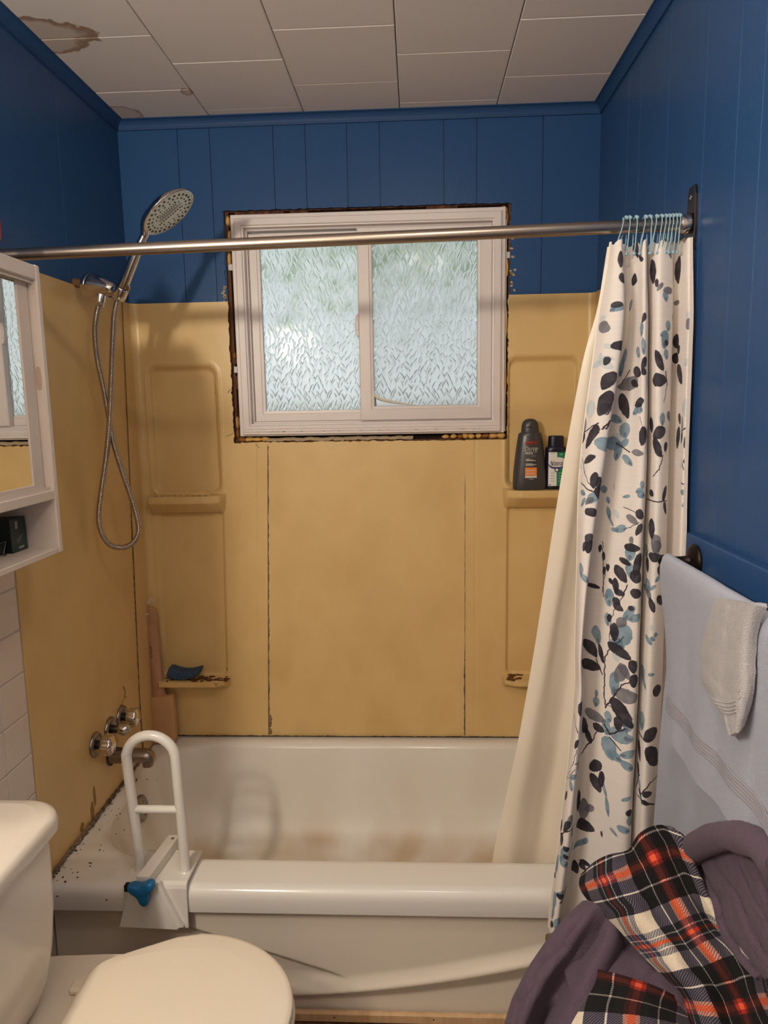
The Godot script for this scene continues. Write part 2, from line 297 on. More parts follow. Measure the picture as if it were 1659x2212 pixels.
		for k in p.size():
			var a := p[k]
			var b := p[(k + 1) % p.size()]
			quad(x * Vector3(a.x, a.y, 0), x * Vector3(b.x, b.y, 0), x * Vector3(b.x, b.y, h - e), x * Vector3(a.x, a.y, h - e))
			if e > 0.0:
				var a2 := top[k]
				var b2 := top[(k + 1) % p.size()]
				quad(x * Vector3(a.x, a.y, h - e), x * Vector3(b.x, b.y, h - e), x * Vector3(b2.x, b2.y, h), x * Vector3(a2.x, a2.y, h))

	# closed profile of (inset, z) run round the rectangle, mitred
	func frame(x0: float, y0: float, x1: float, y1: float, prof: Array) -> void:
		for i in prof.size():
			var a: Vector2 = prof[i]
			var b: Vector2 = prof[(i + 1) % prof.size()]
			var pa := [Vector3(x0 + a.x, y0 + a.x, a.y), Vector3(x1 - a.x, y0 + a.x, a.y), Vector3(x1 - a.x, y1 - a.x, a.y), Vector3(x0 + a.x, y1 - a.x, a.y)]
			var pb := [Vector3(x0 + b.x, y0 + b.x, b.y), Vector3(x1 - b.x, y0 + b.x, b.y), Vector3(x1 - b.x, y1 - b.x, b.y), Vector3(x0 + b.x, y1 - b.x, b.y)]
			for k in 4:
				quad(pa[k], pa[(k + 1) % 4], pb[(k + 1) % 4], pb[k])

	# cloth: a sheet with thickness
	func sheet(rows: Array, th: float, uvs: Array = []) -> void:
		var nu := rows.size()
		var nv: int = rows[0].size()
		var nn := PackedVector3Array()
		nn.resize(nu * nv)
		for r in nu - 1:
			for k in nv - 1:
				var f: Vector3 = (rows[r + 1][k + 1] - rows[r][k]).cross(rows[r][k + 1] - rows[r + 1][k])
				for q in [r * nv + k, (r + 1) * nv + k, (r + 1) * nv + k + 1, r * nv + k + 1]:
					nn[q] += f
		var front := []
		var back := []
		for r in nu:
			var a := PackedVector3Array()
			var b := PackedVector3Array()
			for k in nv:
				var f := nn[r * nv + k].normalized() * th * 0.5
				a.append(rows[r][k] + f)
				b.append(rows[r][k] - f)
			front.append(a)
			b.reverse()
			back.append(b)
		patch(front, false, uvs)
		var buv := []
		if uvs.size():
			for r in nu:
				var q: PackedVector2Array = uvs[r].duplicate()
				q.reverse()
				buv.append(q)
		patch(back, false, buv)
		var e := [[], [], [], []]
		for r in nu:
			e[0].append([front[r][0], back[r][nv - 1]])
			e[1].append([front[r][nv - 1], back[r][0]])
		for k in nv:
			e[2].append([front[0][k], back[0][nv - 1 - k]])
			e[3].append([front[nu - 1][k], back[nu - 1][nv - 1 - k]])
		for s in 4:
			var pr := []
			for p in e[s]:
				var m: Vector3 = (p[0] + p[1]) * 0.5
				var ex := Vector3.ZERO
				var lst := PackedVector3Array([p[0], m + ex, p[1]])
				if s == 1 or s == 2:
					lst.reverse()
				pr.append(lst)
			patch(pr, false)

func srgb(r: float, g: float, b: float, a := 1.0) -> Color:
	return Color(r / 255.0, g / 255.0, b / 255.0, a)

func mat(key: String, col: Color, rough := 0.6, metal := 0.0, o := {}) -> StandardMaterial3D:
	var m := StandardMaterial3D.new()
	m.resource_name = key
	m.albedo_color = col
	m.roughness = rough
	m.metallic = metal
	for k in o:
		m.set(k, o[k])
	M[key] = m
	return m

func numbered(called: String) -> String:
	if not taken.has(called):
		taken[called] = 0
		return called
	taken[called] += 1
	return "%s_%03d" % [called, taken[called]]

func put(called: String, mesh: Mesh, m: Material, parent: Node, kind := "", label := "") -> MeshInstance3D:
	var o := MeshInstance3D.new()
	o.mesh = mesh
	o.material_override = m
	o.cast_shadow = GeometryInstance3D.SHADOW_CASTING_SETTING_ON
	if parent == self:
		o.name = numbered(called)
	else:
		var nm := called
		var k := 0
		while parent.has_node(NodePath(nm)):
			k += 1
			nm = "%s_%03d" % [called, k]
		o.name = nm
	parent.add_child(o, true)
	if kind:
		o.set_meta("kind", kind)
	if label:
		o.set_meta("label", label)
	return o

func thing(called: String, label: String, category: String, at := Vector3.ZERO, group := "") -> Node3D:
	var o := Node3D.new()
	o.name = numbered(called)
	add_child(o, true)
	o.position = at
	tag(o, label, category, group)
	return o

func tag(o: Node, label: String, category: String, group := "") -> Node:
	o.set_meta("label", label)
	o.set_meta("category", category)
	if group:
		o.set_meta("group", group)
	return o

func structure(called: String, label: String, category: String) -> Node3D:
	var o := Node3D.new()
	o.name = called
	add_child(o, true)
	tag(o, label, category)
	o.set_meta("kind", "structure")
	return o

func V(x: float, y: float, z: float) -> Vector3:
	return Vector3(x, y, z)

func P2(a: Array) -> PackedVector2Array:
	var o := PackedVector2Array()
	for k in range(0, a.size(), 2):
		o.append(Vector2(a[k], a[k + 1]))
	return o

func P3(a: Array) -> PackedVector3Array:
	var o := PackedVector3Array()
	for k in range(0, a.size(), 3):
		o.append(Vector3(a[k], a[k + 1], a[k + 2]))
	return o

func cr(a, b, c, d, t: float):
	return 0.5 * (2.0 * b + (c - a) * t + (2.0 * a - 5.0 * b + 4.0 * c - d) * t * t + (3.0 * b - a - 3.0 * c + d) * t * t * t)

func spline(p: PackedVector3Array, per := 8) -> PackedVector3Array:
	var o := PackedVector3Array()
	var n := p.size()
	for i in n - 1:
		for s in per:
			o.append(cr(p[maxi(i - 1, 0)], p[i], p[i + 1], p[mini(i + 2, n - 1)], float(s) / per))
	o.append(p[n - 1])
	return o

# grid of control points (Array of PackedVector3Array) -> smooth rows
func weave(g: Array, pu: int, pv: int) -> Array:
	var cols := []
	for r in g:
		cols.append(spline(r, pv))
	var nv: int = cols[0].size()
	var rows := []
	var n := cols.size()
	for i in n - 1:
		for s in pu + (1 if i == n - 2 else 0):
			var t := float(s) / pu
			var row := PackedVector3Array()
			for k in nv:
				row.append(cr(cols[maxi(i - 1, 0)][k], cols[i][k], cols[i + 1][k], cols[mini(i + 2, n - 1)][k], t))
			rows.append(row)
	return rows

func along(o: Vector3, dir: Vector3, up := Vector3.UP) -> Transform3D:   # local y runs along dir
	var y := dir.normalized()
	if absf(y.dot(up)) > 0.95:
		up = Vector3.RIGHT
	var x := up.cross(y).normalized()
	return Transform3D(Basis(x, y, x.cross(y)), o)

# rounded rectangle ring in the xz plane at height y, n points a corner
func rrect(x0: float, x1: float, z0: float, z1: float, r: float, y: float, n := 10) -> PackedVector3Array:
	var o := PackedVector3Array()
	r = minf(r, minf(x1 - x0, z1 - z0) * 0.499)
	var cs := [[x1 - r, z1 - r, 0.0], [x0 + r, z1 - r, PI / 2], [x0 + r, z0 + r, PI], [x1 - r, z0 + r, PI * 1.5]]
	for q in cs:
		for k in n + 1:
			var a: float = q[2] + PI / 2 * k / n
			o.append(V(q[0] + r * cos(a), y, q[1] + r * sin(a)))
	o.append(o[0])
	return o

func sstep(a: float, b: float, x: float) -> float:
	return smoothstep(a, b, x)

func blob(mb: MB, p: Vector3, s: Vector3, seed_at: float, amp := 0.25, n := 10) -> void:
	var rows := []
	for i in n + 1:
		var a := PI * i / n
		var ring := PackedVector3Array()
		for k in n * 2 + 1:
			var b := TAU * (k % (n * 2)) / (n * 2)
			var d := V(sin(a) * cos(b), cos(a), sin(a) * sin(b))
			var f := 1.0 + amp * nz.get_noise_3d(d.x * 90 + seed_at, d.y * 90, d.z * 90 + seed_at * 3)
			ring.append(p + d * s * f)
		rows.append(ring)
	mb.patch(rows, true)

func text_part(called: String, txt: String, size: float, depth: float, xf: Transform3D, m: Material, parent: Node, serif := false, bold := false, squeeze := 1.0) -> void:
	var tm := TextMesh.new()
	var f := SystemFont.new()
	f.font_names = PackedStringArray(["Droid Serif" if serif else "Droid Sans"])
	f.font_weight = 700 if bold else 400
	tm.font = f
	tm.text = txt
	tm.font_size = 32
	tm.pixel_size = size / 32.0
	tm.depth = depth
	tm.curve_step = 1.0
	var o := put(called, tm, m, parent)
	o.transform = xf * Transform3D(Basis.from_scale(Vector3(squeeze, 1, 1)), Vector3.ZERO)

# ---------------------------------------------------------------- computed textures
func noise_tex(freq: float, size := 256, ramp: Array = [], kind := FastNoiseLite.TYPE_SIMPLEX_SMOOTH, oct := 3, sd := 7) -> NoiseTexture2D:
	var f := FastNoiseLite.new()
	f.noise_type = kind
	f.frequency = freq
	f.fractal_octaves = oct
	f.seed = sd
	var t := NoiseTexture2D.new()
	t.width = size
	t.height = size
	t.seamless = true
	t.noise = f
	if ramp.size():
		var g := Gradient.new()
		g.offsets = PackedFloat32Array(ramp[0])
		g.colors = PackedColorArray(ramp[1])
		t.color_ramp = g
	return t

func stain(im: Image, cx: float, cz: float, rx: float, rz: float, sd: float, strength: float) -> void:
	var w := im.get_width()
	var h := im.get_height()
	for py in range(maxi(0, int((cz - rz * 1.4) / D * h)), mini(h, int((cz + rz * 1.4) / D * h) + 1)):
		for px in range(maxi(0, int((cx - rx * 1.4) / W * w)), mini(w, int((cx + rx * 1.4) / W * w) + 1)):
			var x := (px + 0.5) / w * W
			var z := (py + 0.5) / h * D
			var d := Vector2((x - cx) / rx, (z - cz) / rz).length()
			d += 0.30 * nz.get_noise_2d(x * 500 + sd, z * 500) + 0.10 * nz.get_noise_2d(x * 2400 + sd, z * 2400)
			var k := 0.0
			if d < 1.0:
				k = 0.35 + 0.65 * smoothstep(0.72, 0.93, d)
				k *= 1.0 - smoothstep(0.95, 1.0, d)
			k *= strength
			if k > 0.0:
				im.set_pixel(px, py, im.get_pixel(px, py).lerp(srgb(150, 118, 92), k))

func ceiling_picture() -> ImageTexture:
	var im := Image.create(768, 1536, false, Image.FORMAT_RGB8)
	im.fill(Color(1, 1, 1))
	stain(im, 0.035, 0.53, 0.125, 0.085, 3.0, 0.75)
	stain(im, 0.287, 0.193, 0.016, 0.022, 40.0, 0.8)
	stain(im, 0.02, 0.05, 0.08, 0.06, 80.0, 0.55)
	return ImageTexture.create_from_image(im)

func leaf_at(im: Image, u: float, v: float, l: float, w: float, ang: float, col: Color, edge: Color, alpha: float, s: Vector2) -> void:
	# u, v, l, w in millimetres; ang in degrees on the cloth, v downwards
	var r := maxf(l, w) * 0.5 + 1.0
	var ca := cos(deg_to_rad(ang))
	var sa := sin(deg_to_rad(ang))
	for py in range(maxi(0, int((v - r) * s.y)), mini(im.get_height(), int((v + r) * s.y) + 1)):
		for px in range(maxi(0, int((u - r) * s.x)), mini(im.get_width(), int((u + r) * s.x) + 1)):
			var mx := (px + 0.5) / s.x
			var my := (py + 0.5) / s.y
			var dx := mx - u
			var dy := my - v
			var a := (dx * ca + dy * sa) / (l * 0.5)
			if absf(a) > 1.1:
				continue
			var b := (-dx * sa + dy * ca) / (w * 0.5)
			if absf(b) > 1.2:
				continue
			a += 0.07 * nz.get_noise_2d(mx * 5.0, my * 5.0 + l * 31.0)
			if absf(a) >= 1.0:
				continue
			var hw := pow(1.0 - a * a, 0.62) * (1.0 - 0.18 * a)
			b += 0.12 * nz.get_noise_2d(mx * 6.0 + 300.0, my * 6.0 + w * 17.0)
			var q := absf(b) / hw
			if q >= 1.0:
				continue
			var wash := 0.5 + 0.5 * nz.get_noise_2d(mx * 2.6 + l * 9.0, my * 2.6)
			var c := col.lerp(edge, clampf(0.15 + wash * 0.55 + 0.5 * smoothstep(0.75, 0.98, q), 0.0, 1.0))
			im.set_pixel(px, py, im.get_pixel(px, py).lerp(c, alpha * (1.0 - smoothstep(0.90, 1.0, q)) * (0.78 + 0.22 * wash)))

func curtain_picture(wide: float, tall: float) -> ImageTexture:
	var s := Vector2(2.4, 1.3)
	var im := Image.create(int(wide * s.x), int(tall * s.y), false, Image.FORMAT_RGB8)
	for y in im.get_height():
		var ky := 1.0 - (0.03 if y % 2 == 0 else 0.0) + 0.025 * nz.get_noise_1d(y * 33.0)
		for x in im.get_width():
			var k := ky - (0.03 if x % 4 == 0 else 0.0)
			im.set_pixel(x, y, Color(0.93 * k, 0.895 * k, 0.87 * k))
	var white := Color(0.93, 0.9, 0.88)
	for set in [[LEAF_PALE, srgb(190, 205, 214), srgb(150, 172, 186), 0.55], [LEAF_BLUE, srgb(128, 158, 178), srgb(84, 112, 132), 0.88],
			[LEAF_GREY, srgb(112, 110, 118), srgb(70, 72, 84), 0.85], [LEAF_DARK, srgb(44, 38, 48), srgb(22, 20, 30), 0.98]]:
		var d: Array = set[0]
		for k in range(0, d.size(), 5):
			leaf_at(im, d[k], d[k + 1], d[k + 2] * 1.12 + 1.0, d[k + 3] * 1.15 + 1.0, d[k + 4], set[1], set[2], set[3], s)
			if set[0] == LEAF_BLUE and d[k + 2] > 14:   # the dark eye where a flower meets its twig
				leaf_at(im, d[k] + 0.3 * d[k + 2] * cos(deg_to_rad(d[k + 4])), d[k + 1] + 0.3 * d[k + 2] * sin(deg_to_rad(d[k + 4])), d[k + 2] * 0.36, d[k + 3] * 0.4, d[k + 4], srgb(96, 104, 120), srgb(58, 62, 78), 0.6, s)
	for k in range(0, STEMS.size(), 5):
		var a := Vector2(STEMS[k], STEMS[k + 1])
		var b := Vector2(STEMS[k + 2], STEMS[k + 3])
		var n := int(a.distance_to(b)) + 2
		for i in n:
			var p := a.lerp(b, float(i) / (n - 1)) + Vector2(nz.get_noise_1d(i * 6.0 + k) * 2.5, nz.get_noise_1d(i * 6.0 + k + 500.0) * 1.5)
			leaf_at(im, p.x, p.y, STEMS[k + 4] * 0.9, STEMS[k + 4] * 0.9, 0.0, srgb(62, 50, 58), srgb(40, 33, 42), 0.9, s)
	return ImageTexture.create_from_image(im)

func film_height() -> ImageTexture:
	var n := 512
	var im := Image.create(n, n, false, Image.FORMAT_RGB8)
	im.fill(Color(0.5, 0.5, 0.5))
	var r := RandomNumberGenerator.new()
	r.seed = 11
	for row in 10:
		for k in 16:
			var cx := (k + 0.5 * (row % 2) + r.randf_range(-0.45, 0.45)) * 32.0
			var cy := (row + r.randf_range(-0.4, 0.4)) * 51.2
			var ang: float = (0.30 if r.randf() < 0.5 else -0.30) + r.randf_range(-0.2, 0.2)
			var l := r.randf_range(30.0, 52.0)
			var w := r.randf_range(6.0, 11.0)
			var bend: float = r.randf_range(0.1, 0.3) * signf(ang)
			for py in range(int(cy - l), int(cy + l)):
				for px in range(int(cx - l), int(cx + l)):
					var dx := px - cx
					var dy := py - cy
					var a := (dx * sin(ang) + dy * cos(ang)) / l
					if absf(a) > 1.0:
						continue
					var b := (dx * cos(ang) - dy * sin(ang)) / w + bend * 4.0 * (a * a - 0.3)
					var hw := 1.0 - a * a
					if absf(b) > hw:
						continue
					var h := 0.5 + 0.45 * (1.0 - pow(absf(b) / hw, 1.6)) * sqrt(hw) * (0.7 + 0.3 * a)
					var x := posmod(px, n)
					var y := posmod(py, n)
					if h > im.get_pixel(x, y).r:
						im.set_pixel(x, y, Color(h, h, h))
	return ImageTexture.create_from_image(im)

func plaid_picture() -> ImageTexture:
	var n := 440
	var im := Image.create(n, n, false, Image.FORMAT_RGB8)
	var cream := srgb(226, 212, 190)
	var black := srgb(17, 14, 19)
	var navy := srgb(60, 62, 84)
	var red := srgb(214, 68, 38)
	var deep := srgb(122, 26, 22)
	var white := srgb(214, 208, 200)
	# the sett: [colour, width]
	var sett := [[black, 55], [white, 6], [black, 45], [deep, 12], [red, 18], [deep, 12], [black, 45], [white, 6], [black, 55], [cream, 55], [navy, 18], [white, 4], [navy, 10], [red, 12], [navy, 10], [white, 4], [navy, 18], [cream, 55]]
	var line := []
	for s in sett:
		for k in s[1]:
			line.append(s[0])
	while line.size() < n:
		line.append(navy)
	for y in n:
		for x in n:
			var a: Color = line[x]
			var b: Color = line[y]
			var over := (x + y) % 8 < 4
			var c := a.lerp(b, 0.5).lerp(a if over else b, 0.42)
			if (a == black and b != white) or (b == black and a != white):
				c = c.darkened(0.35)
			if (a == red and b == cream) or (b == red and a == cream):
				c = srgb(214, 104, 66) if over else srgb(196, 78, 48)
			if a == red and b == red:
				c = srgb(236, 96, 60)
			if (a == black or b == black) and (a == cream or b == cream):
				c = srgb(104, 98, 112) if over else srgb(40, 36, 46)
			var k := 1.0 + 0.05 * nz.get_noise_2d(x * 9.0, y * 9.0)
			im.set_pixel(x, y, Color(c.r * k, c.g * k, c.b * k))
	return ImageTexture.create_from_image(im)

func wood_picture(a: Color, b: Color, n := 128) -> ImageTexture:
	var im := Image.create(n, n * 2, false, Image.FORMAT_RGB8)
	for y in n * 2:
		for x in n:
			var g := nz.get_noise_2d(x * 5.0, y * 0.35) + 0.5 * nz.get_noise_2d(x * 22.0 + 70.0, y * 0.8)
			im.set_pixel(x, y, a.lerp(b, clampf(0.5 + g * 0.9, 0.0, 1.0)))
	return ImageTexture.create_from_image(im)

func make_materials() -> void:
	var grain := noise_tex(0.09, 256, [], FastNoiseLite.TYPE_SIMPLEX_SMOOTH, 3, 3)
	var fine := noise_tex(0.22, 256, [], FastNoiseLite.TYPE_SIMPLEX_SMOOTH, 2, 5)
	var fleece := noise_tex(0.11, 256, [], FastNoiseLite.TYPE_SIMPLEX, 3, 9)
	var aged := noise_tex(0.012, 256, [[0.0, 0.45, 0.7, 1.0], [Color(0.95, 0.935, 0.90), Color(0.985, 0.98, 0.97), Color(1, 1, 1), Color(0.985, 0.975, 0.955)]], FastNoiseLite.TYPE_SIMPLEX_SMOOTH, 4, 21)
	var tri := {"uv1_triplanar": true, "uv1_world_triplanar": true}
	var plain := func(extra: Dictionary) -> Dictionary:
		var d := tri.duplicate()
		d.merge(extra, true)
		return d
	mat("blue_paint", srgb(45, 80, 126), 0.30, 0.0, plain.call({"metallic_specular": 0.30, "heightmap_enabled": true, "heightmap_texture": grain, "heightmap_scale": 0.018, "uv1_scale": Vector3(7, 3, 7)}))
	mat("cream_acrylic", srgb(222, 190, 132), 0.34, 0.0, plain.call({"albedo_texture": aged, "uv1_scale": Vector3(1.1, 0.8, 1.1)}))
	mat("enamel", Color.WHITE, 0.16, 0.0, {"vertex_color_use_as_albedo": true})
	mat("worn_enamel", Color.WHITE, 0.5, 0.0, {"vertex_color_use_as_albedo": true})
	mat("blue_trim", srgb(43, 74, 118), 0.5, 0.0, {"metallic_specular": 0.3})
	mat("hose_steel", srgb(176, 164, 156), 0.24, 1.0)
	mat("enamel_plain", srgb(228, 217, 202), 0.2)
	mat("porcelain", srgb(232, 222, 208), 0.14)
	mat("seat_plastic", srgb(236, 224, 205), 0.2)
	mat("vinyl", srgb(226, 216, 214), 0.36)
	mat("white_paint", srgb(226, 212, 200), 0.42, 0.0, plain.call({"heightmap_enabled": true, "heightmap_texture": grain, "heightmap_scale": 0.03, "uv1_scale": Vector3(14, 14, 14)}))
	mat("white_metal", srgb(226, 222, 216), 0.24)
	mat("wall_tile", srgb(222, 210, 200), 0.2)
	mat("grout", srgb(204, 190, 178), 0.9)
	mat("ceiling_tile", srgb(222, 214, 210), 0.85, 0.0, {"albedo_texture": ceiling_picture(), "heightmap_enabled": true, "heightmap_texture": fine, "heightmap_scale": 0.02})
	mat("ceiling_gap", srgb(70, 60, 54), 0.9)
	mat("raw_wood", Color.WHITE, 0.85, 0.0, {"albedo_texture": wood_picture(srgb(120, 74, 42), srgb(62, 36, 22)), "uv1_triplanar": true, "uv1_scale": Vector3(6, 3, 6)})
	mat("dark_cavity", srgb(38, 26, 20), 0.95)
	mat("foam", srgb(214, 170, 98), 0.75)
	mat("foam_dark", srgb(150, 98, 46), 0.8)
	mat("paper", srgb(176, 156, 128), 0.9)
	mat("grime", srgb(58, 38, 22), 0.9)
	mat("rust", srgb(96, 56, 20), 0.9)
	mat("caulk", Color.WHITE, 0.7, 0.0, {"vertex_color_use_as_albedo": true})
	mat("chrome", srgb(214, 208, 204), 0.10, 1.0)
	mat("worn_chrome", srgb(150, 140, 134), 0.30, 1.0)
	mat("brushed_steel", srgb(170, 158, 148), 0.30, 1.0)
	mat("dark_steel", srgb(90, 84, 82), 0.32, 1.0)
	mat("rusty_pipe", srgb(112, 80, 52), 0.75, 0.4)
	mat("spray_face", srgb(240, 250, 244), 0.4)
	mat("rubber", srgb(46, 56, 60), 0.6)
	mat("black_gap", srgb(16, 12, 12), 0.8)
	mat("mirror", srgb(236, 236, 232), 0.0, 1.0)
	mat("glass", Color(0.96, 1.0, 0.99, 0.06), 0.02, 0.0, {"metallic_specular": 0.15, "transparency": BaseMaterial3D.TRANSPARENCY_ALPHA})
	mat("film", Color(0.97, 0.99, 1.0, 0.0), 0.15, 0.0, {"metallic_specular": 0.2, "refraction_enabled": true, "refraction_scale": 0.022, "heightmap_enabled": true, "heightmap_texture": film_height(), "heightmap_scale": 0.42})
	mat("film_back", srgb(214, 210, 196), 0.4)
	mat("screen", srgb(60, 62, 64, 0.09), 0.8, 0.0, {"transparency": BaseMaterial3D.TRANSPARENCY_ALPHA})
	mat("blue_plastic", srgb(18, 104, 160), 0.38)
	mat("ring_plastic", srgb(150, 182, 196), 0.3)
	mat("liner", srgb(238, 226, 208), 0.42, 0.0, {"backlight_enabled": true, "backlight": Color(0.25, 0.23, 0.2)})
	mat("curtain", Color.WHITE, 0.85, 0.0, {"albedo_texture": curtain_picture(520.0, 1560.0), "backlight_enabled": true, "backlight": Color(0.12, 0.11, 0.1)})
	mat("terry", srgb(182, 186, 202), 0.95, 0.0, plain.call({"heightmap_enabled": true, "heightmap_texture": fleece, "heightmap_scale": 0.16, "uv1_scale": Vector3(15, 15, 15), "rim_enabled": true, "rim": 0.35}))
	mat("terry_band", srgb(158, 156, 166), 0.85)
	mat("washcloth", srgb(190, 186, 188), 0.95, 0.0, plain.call({"heightmap_enabled": true, "heightmap_texture": fleece, "heightmap_scale": 0.16, "uv1_scale": Vector3(15, 15, 15), "rim_enabled": true, "rim": 0.35}))
	mat("bronze", srgb(44, 34, 28), 0.38, 0.7)
	mat("plush", srgb(92, 76, 92), 0.95, 0.0, plain.call({"heightmap_enabled": true, "heightmap_texture": fleece, "heightmap_scale": 0.14, "uv1_scale": Vector3(9, 9, 9), "rim_enabled": true, "rim": 0.35, "rim_tint": 0.5}))
	mat("plaid", Color.WHITE, 0.95, 0.0, {"albedo_texture": plaid_picture()})
	mat("weathered_wood", Color.WHITE, 0.9, 0.0, {"albedo_texture": wood_picture(srgb(140, 116, 84), srgb(64, 48, 34)), "uv1_triplanar": true, "uv1_scale": Vector3(9, 9, 9)})
	mat("brush_wood", Color.WHITE, 0.6, 0.0, {"albedo_texture": wood_picture(srgb(190, 146, 114), srgb(158, 114, 84)), "uv1_triplanar": true, "uv1_scale": Vector3(5, 2.5, 5)})
	mat("loofah", srgb(206, 160, 114), 0.95, 0.0, {"uv1_triplanar": true, "heightmap_enabled": true, "heightmap_texture": fleece, "heightmap_scale": 0.2, "uv1_scale": Vector3(11, 11, 11)})
	mat("cord", srgb(214, 188, 172), 0.9)
	mat("ink", srgb(58, 34, 24), 0.8)
	mat("sponge", srgb(58, 82, 112), 0.95, 0.0, {"uv1_triplanar": true, "heightmap_enabled": true, "heightmap_texture": noise_tex(0.10, 256, [], FastNoiseLite.TYPE_CELLULAR, 2, 4), "heightmap_scale": 0.6, "uv1_scale": Vector3(6, 6, 6)})
	mat("shampoo_grey", srgb(64, 62, 64), 0.3)
	mat("label_silver", srgb(206, 202, 200), 0.4)
	mat("label_dim", srgb(132, 128, 126), 0.4)
	mat("label_red", srgb(150, 40, 34), 0.5)
	mat("label_orange", srgb(226, 128, 46), 0.5)
	mat("bottle_navy", srgb(22, 22, 44), 0.28)
	mat("label_white", srgb(226, 224, 224), 0.5)
	mat("label_green", srgb(18, 128, 92), 0.5)
	mat("label_blue", srgb(64, 62, 120), 0.5)
	mat("label_navy", srgb(24, 24, 60), 0.5)
	mat("box_green", srgb(22, 52, 46), 0.45)
	mat("box_dark", srgb(14, 30, 30), 0.45)
	mat("card_grey", srgb(150, 150, 142), 0.6)
	mat("red_plastic", srgb(172, 32, 30), 0.35)
	mat("baseboard", Color.WHITE, 0.6, 0.0, {"albedo_texture": wood_picture(srgb(214, 178, 138), srgb(196, 156, 114)), "uv1_triplanar": true, "uv1_scale": Vector3(3, 5, 5)})
	mat("floor_plank", Color.WHITE, 0.45, 0.0, {"albedo_texture": wood_picture(srgb(112, 82, 60), srgb(74, 50, 36)), "uv1_triplanar": true, "uv1_scale": Vector3(4, 4, 4)})
	mat("off_white", srgb(216, 206, 190), 0.7)
	mat("lamp_glow", srgb(255, 244, 226), 0.5, 0.0, {"emission_enabled": true, "emission": srgb(255, 196, 126), "emission_energy_multiplier": 3.0})
	mat("concrete", srgb(196, 192, 186), 0.95)
	mat("bark", srgb(88, 70, 54), 0.95)
	mat("leaf", srgb(122, 176, 92), 0.8, 0.0, {"backlight_enabled": true, "backlight": Color(0.5, 0.6, 0.3)})
	mat("siding", srgb(222, 226, 228), 0.8)

# ---------------------------------------------------------------- the setting
func camera_and_light() -> void:
	var cam := Camera3D.new()
	cam.name = "camera"
	cam.transform = Transform3D(CAM_BASIS, CAM_AT)
	cam.fov = rad_to_deg(2.0 * atan(1106.0 / 1534.0))
	cam.near = 0.05
	cam.far = 120.0
	cam.current = true
	add_child(cam, true)
	var e := Environment.new()
	var sky := Sky.new()
	var ps := ProceduralSkyMaterial.new()
	ps.sky_top_color = srgb(226, 236, 238)
	ps.sky_horizon_color = srgb(246, 250, 248)
	ps.ground_horizon_color = srgb(150, 150, 140)
	ps.ground_bottom_color = srgb(120, 118, 104)
	ps.sky_energy_multiplier = SKY_ENERGY
	ps.ground_energy_multiplier = SKY_ENERGY
	sky.sky_material = ps
	e.background_mode = Environment.BG_SKY
	e.sky = sky
	e.tonemap_mode = Environment.TONE_MAPPER_LINEAR
	e.tonemap_exposure = EXPOSURE
	e.sdfgi_enabled = true
	e.ssao_enabled = true
	e.ssil_enabled = true
	var we := WorldEnvironment.new()
	we.name = "environment"
	we.environment = e
	add_child(we, true)

const LAMP_COLOR := Color(1.0, 0.945, 0.86)

func bulb(parent: Node3D, p: Vector3, r: float, energy: float) -> void:
	var mb := MB.new()
	blob(mb, p, V(r, r, r), 0.0, 0.0, 10)
	put("bulb", mb.mesh(), M.lamp_glow, parent)
	var l := OmniLight3D.new()
	l.name = "bulb_light"
	l.position = p
	l.light_color = LAMP_COLOR
	l.light_energy = energy
	l.light_size = r * 0.9
	l.omni_range = 8.0
	l.omni_attenuation = 2.0
	l.shadow_enabled = true
	parent.add_child(l, true)

func lamps() -> void:
	var t := thing("vanity_lamp", "chrome vanity light bar with three round bulbs on left wall behind the camera", "lamp")
	var mb := MB.new()
	mb.slab(0.0, 0.03, 1.90, 2.02, 2.02, 2.62, 0.006)
	put("back_plate", mb.mesh(), M.chrome, t)
	for k in 3:
		var z := 2.12 + 0.2 * k
		mb = MB.new()
		mb.lathe([Vector2(0.0, 0.0), Vector2(0.026, 0.0), Vector2(0.03, 0.03), Vector2(0.02, 0.05)], along(V(0.028, 1.96, z), Vector3.RIGHT), 16)
		put("socket", mb.mesh(), M.chrome, t)
		bulb(t, V(0.118, 1.96, z), 0.042, VANITY)
	t = thing("ceiling_lamp", "two bulb ceiling light above and behind the top of the picture", "lamp")
	mb = MB.new()
	mb.lathe([Vector2(0.0, 0.0), Vector2(0.15, 0.0), Vector2(0.15, 0.012), Vector2(0.11, 0.03), Vector2(0.0, 0.035)], along(V(1.0, 2.447, 1.72), Vector3.DOWN), 24)
	put("canopy", mb.mesh(), M.chrome, t)
	for s in [-1, 1]:
		mb = MB.new()
		mb.lathe([Vector2(0.0, 0.0), Vector2(0.022, 0.0), Vector2(0.022, 0.045), Vector2(0.0, 0.045)], along(V(1.0 + 0.06 * s, 2.42, 1.72), Vector3.DOWN), 16)
		put("socket", mb.mesh(), M.chrome, t)
		bulb(t, V(1.0 + 0.06 * s, 2.345, 1.72), 0.036, CEILING)

func ragged(a: Vector2, b: Vector2, step: float, amp: float, sd: float) -> PackedVector2Array:
	var o := PackedVector2Array()
	var n := maxi(2, int(a.distance_to(b) / step))
	var nm := (b - a).orthogonal().normalized()
	for k in n:
		o.append(a.lerp(b, float(k) / n) + nm * (amp * nz.get_noise_1d(k * 31.0 + sd) + amp * 0.6 * nz.get_noise_1d(k * 97.0 + sd * 2.0)))
	return o

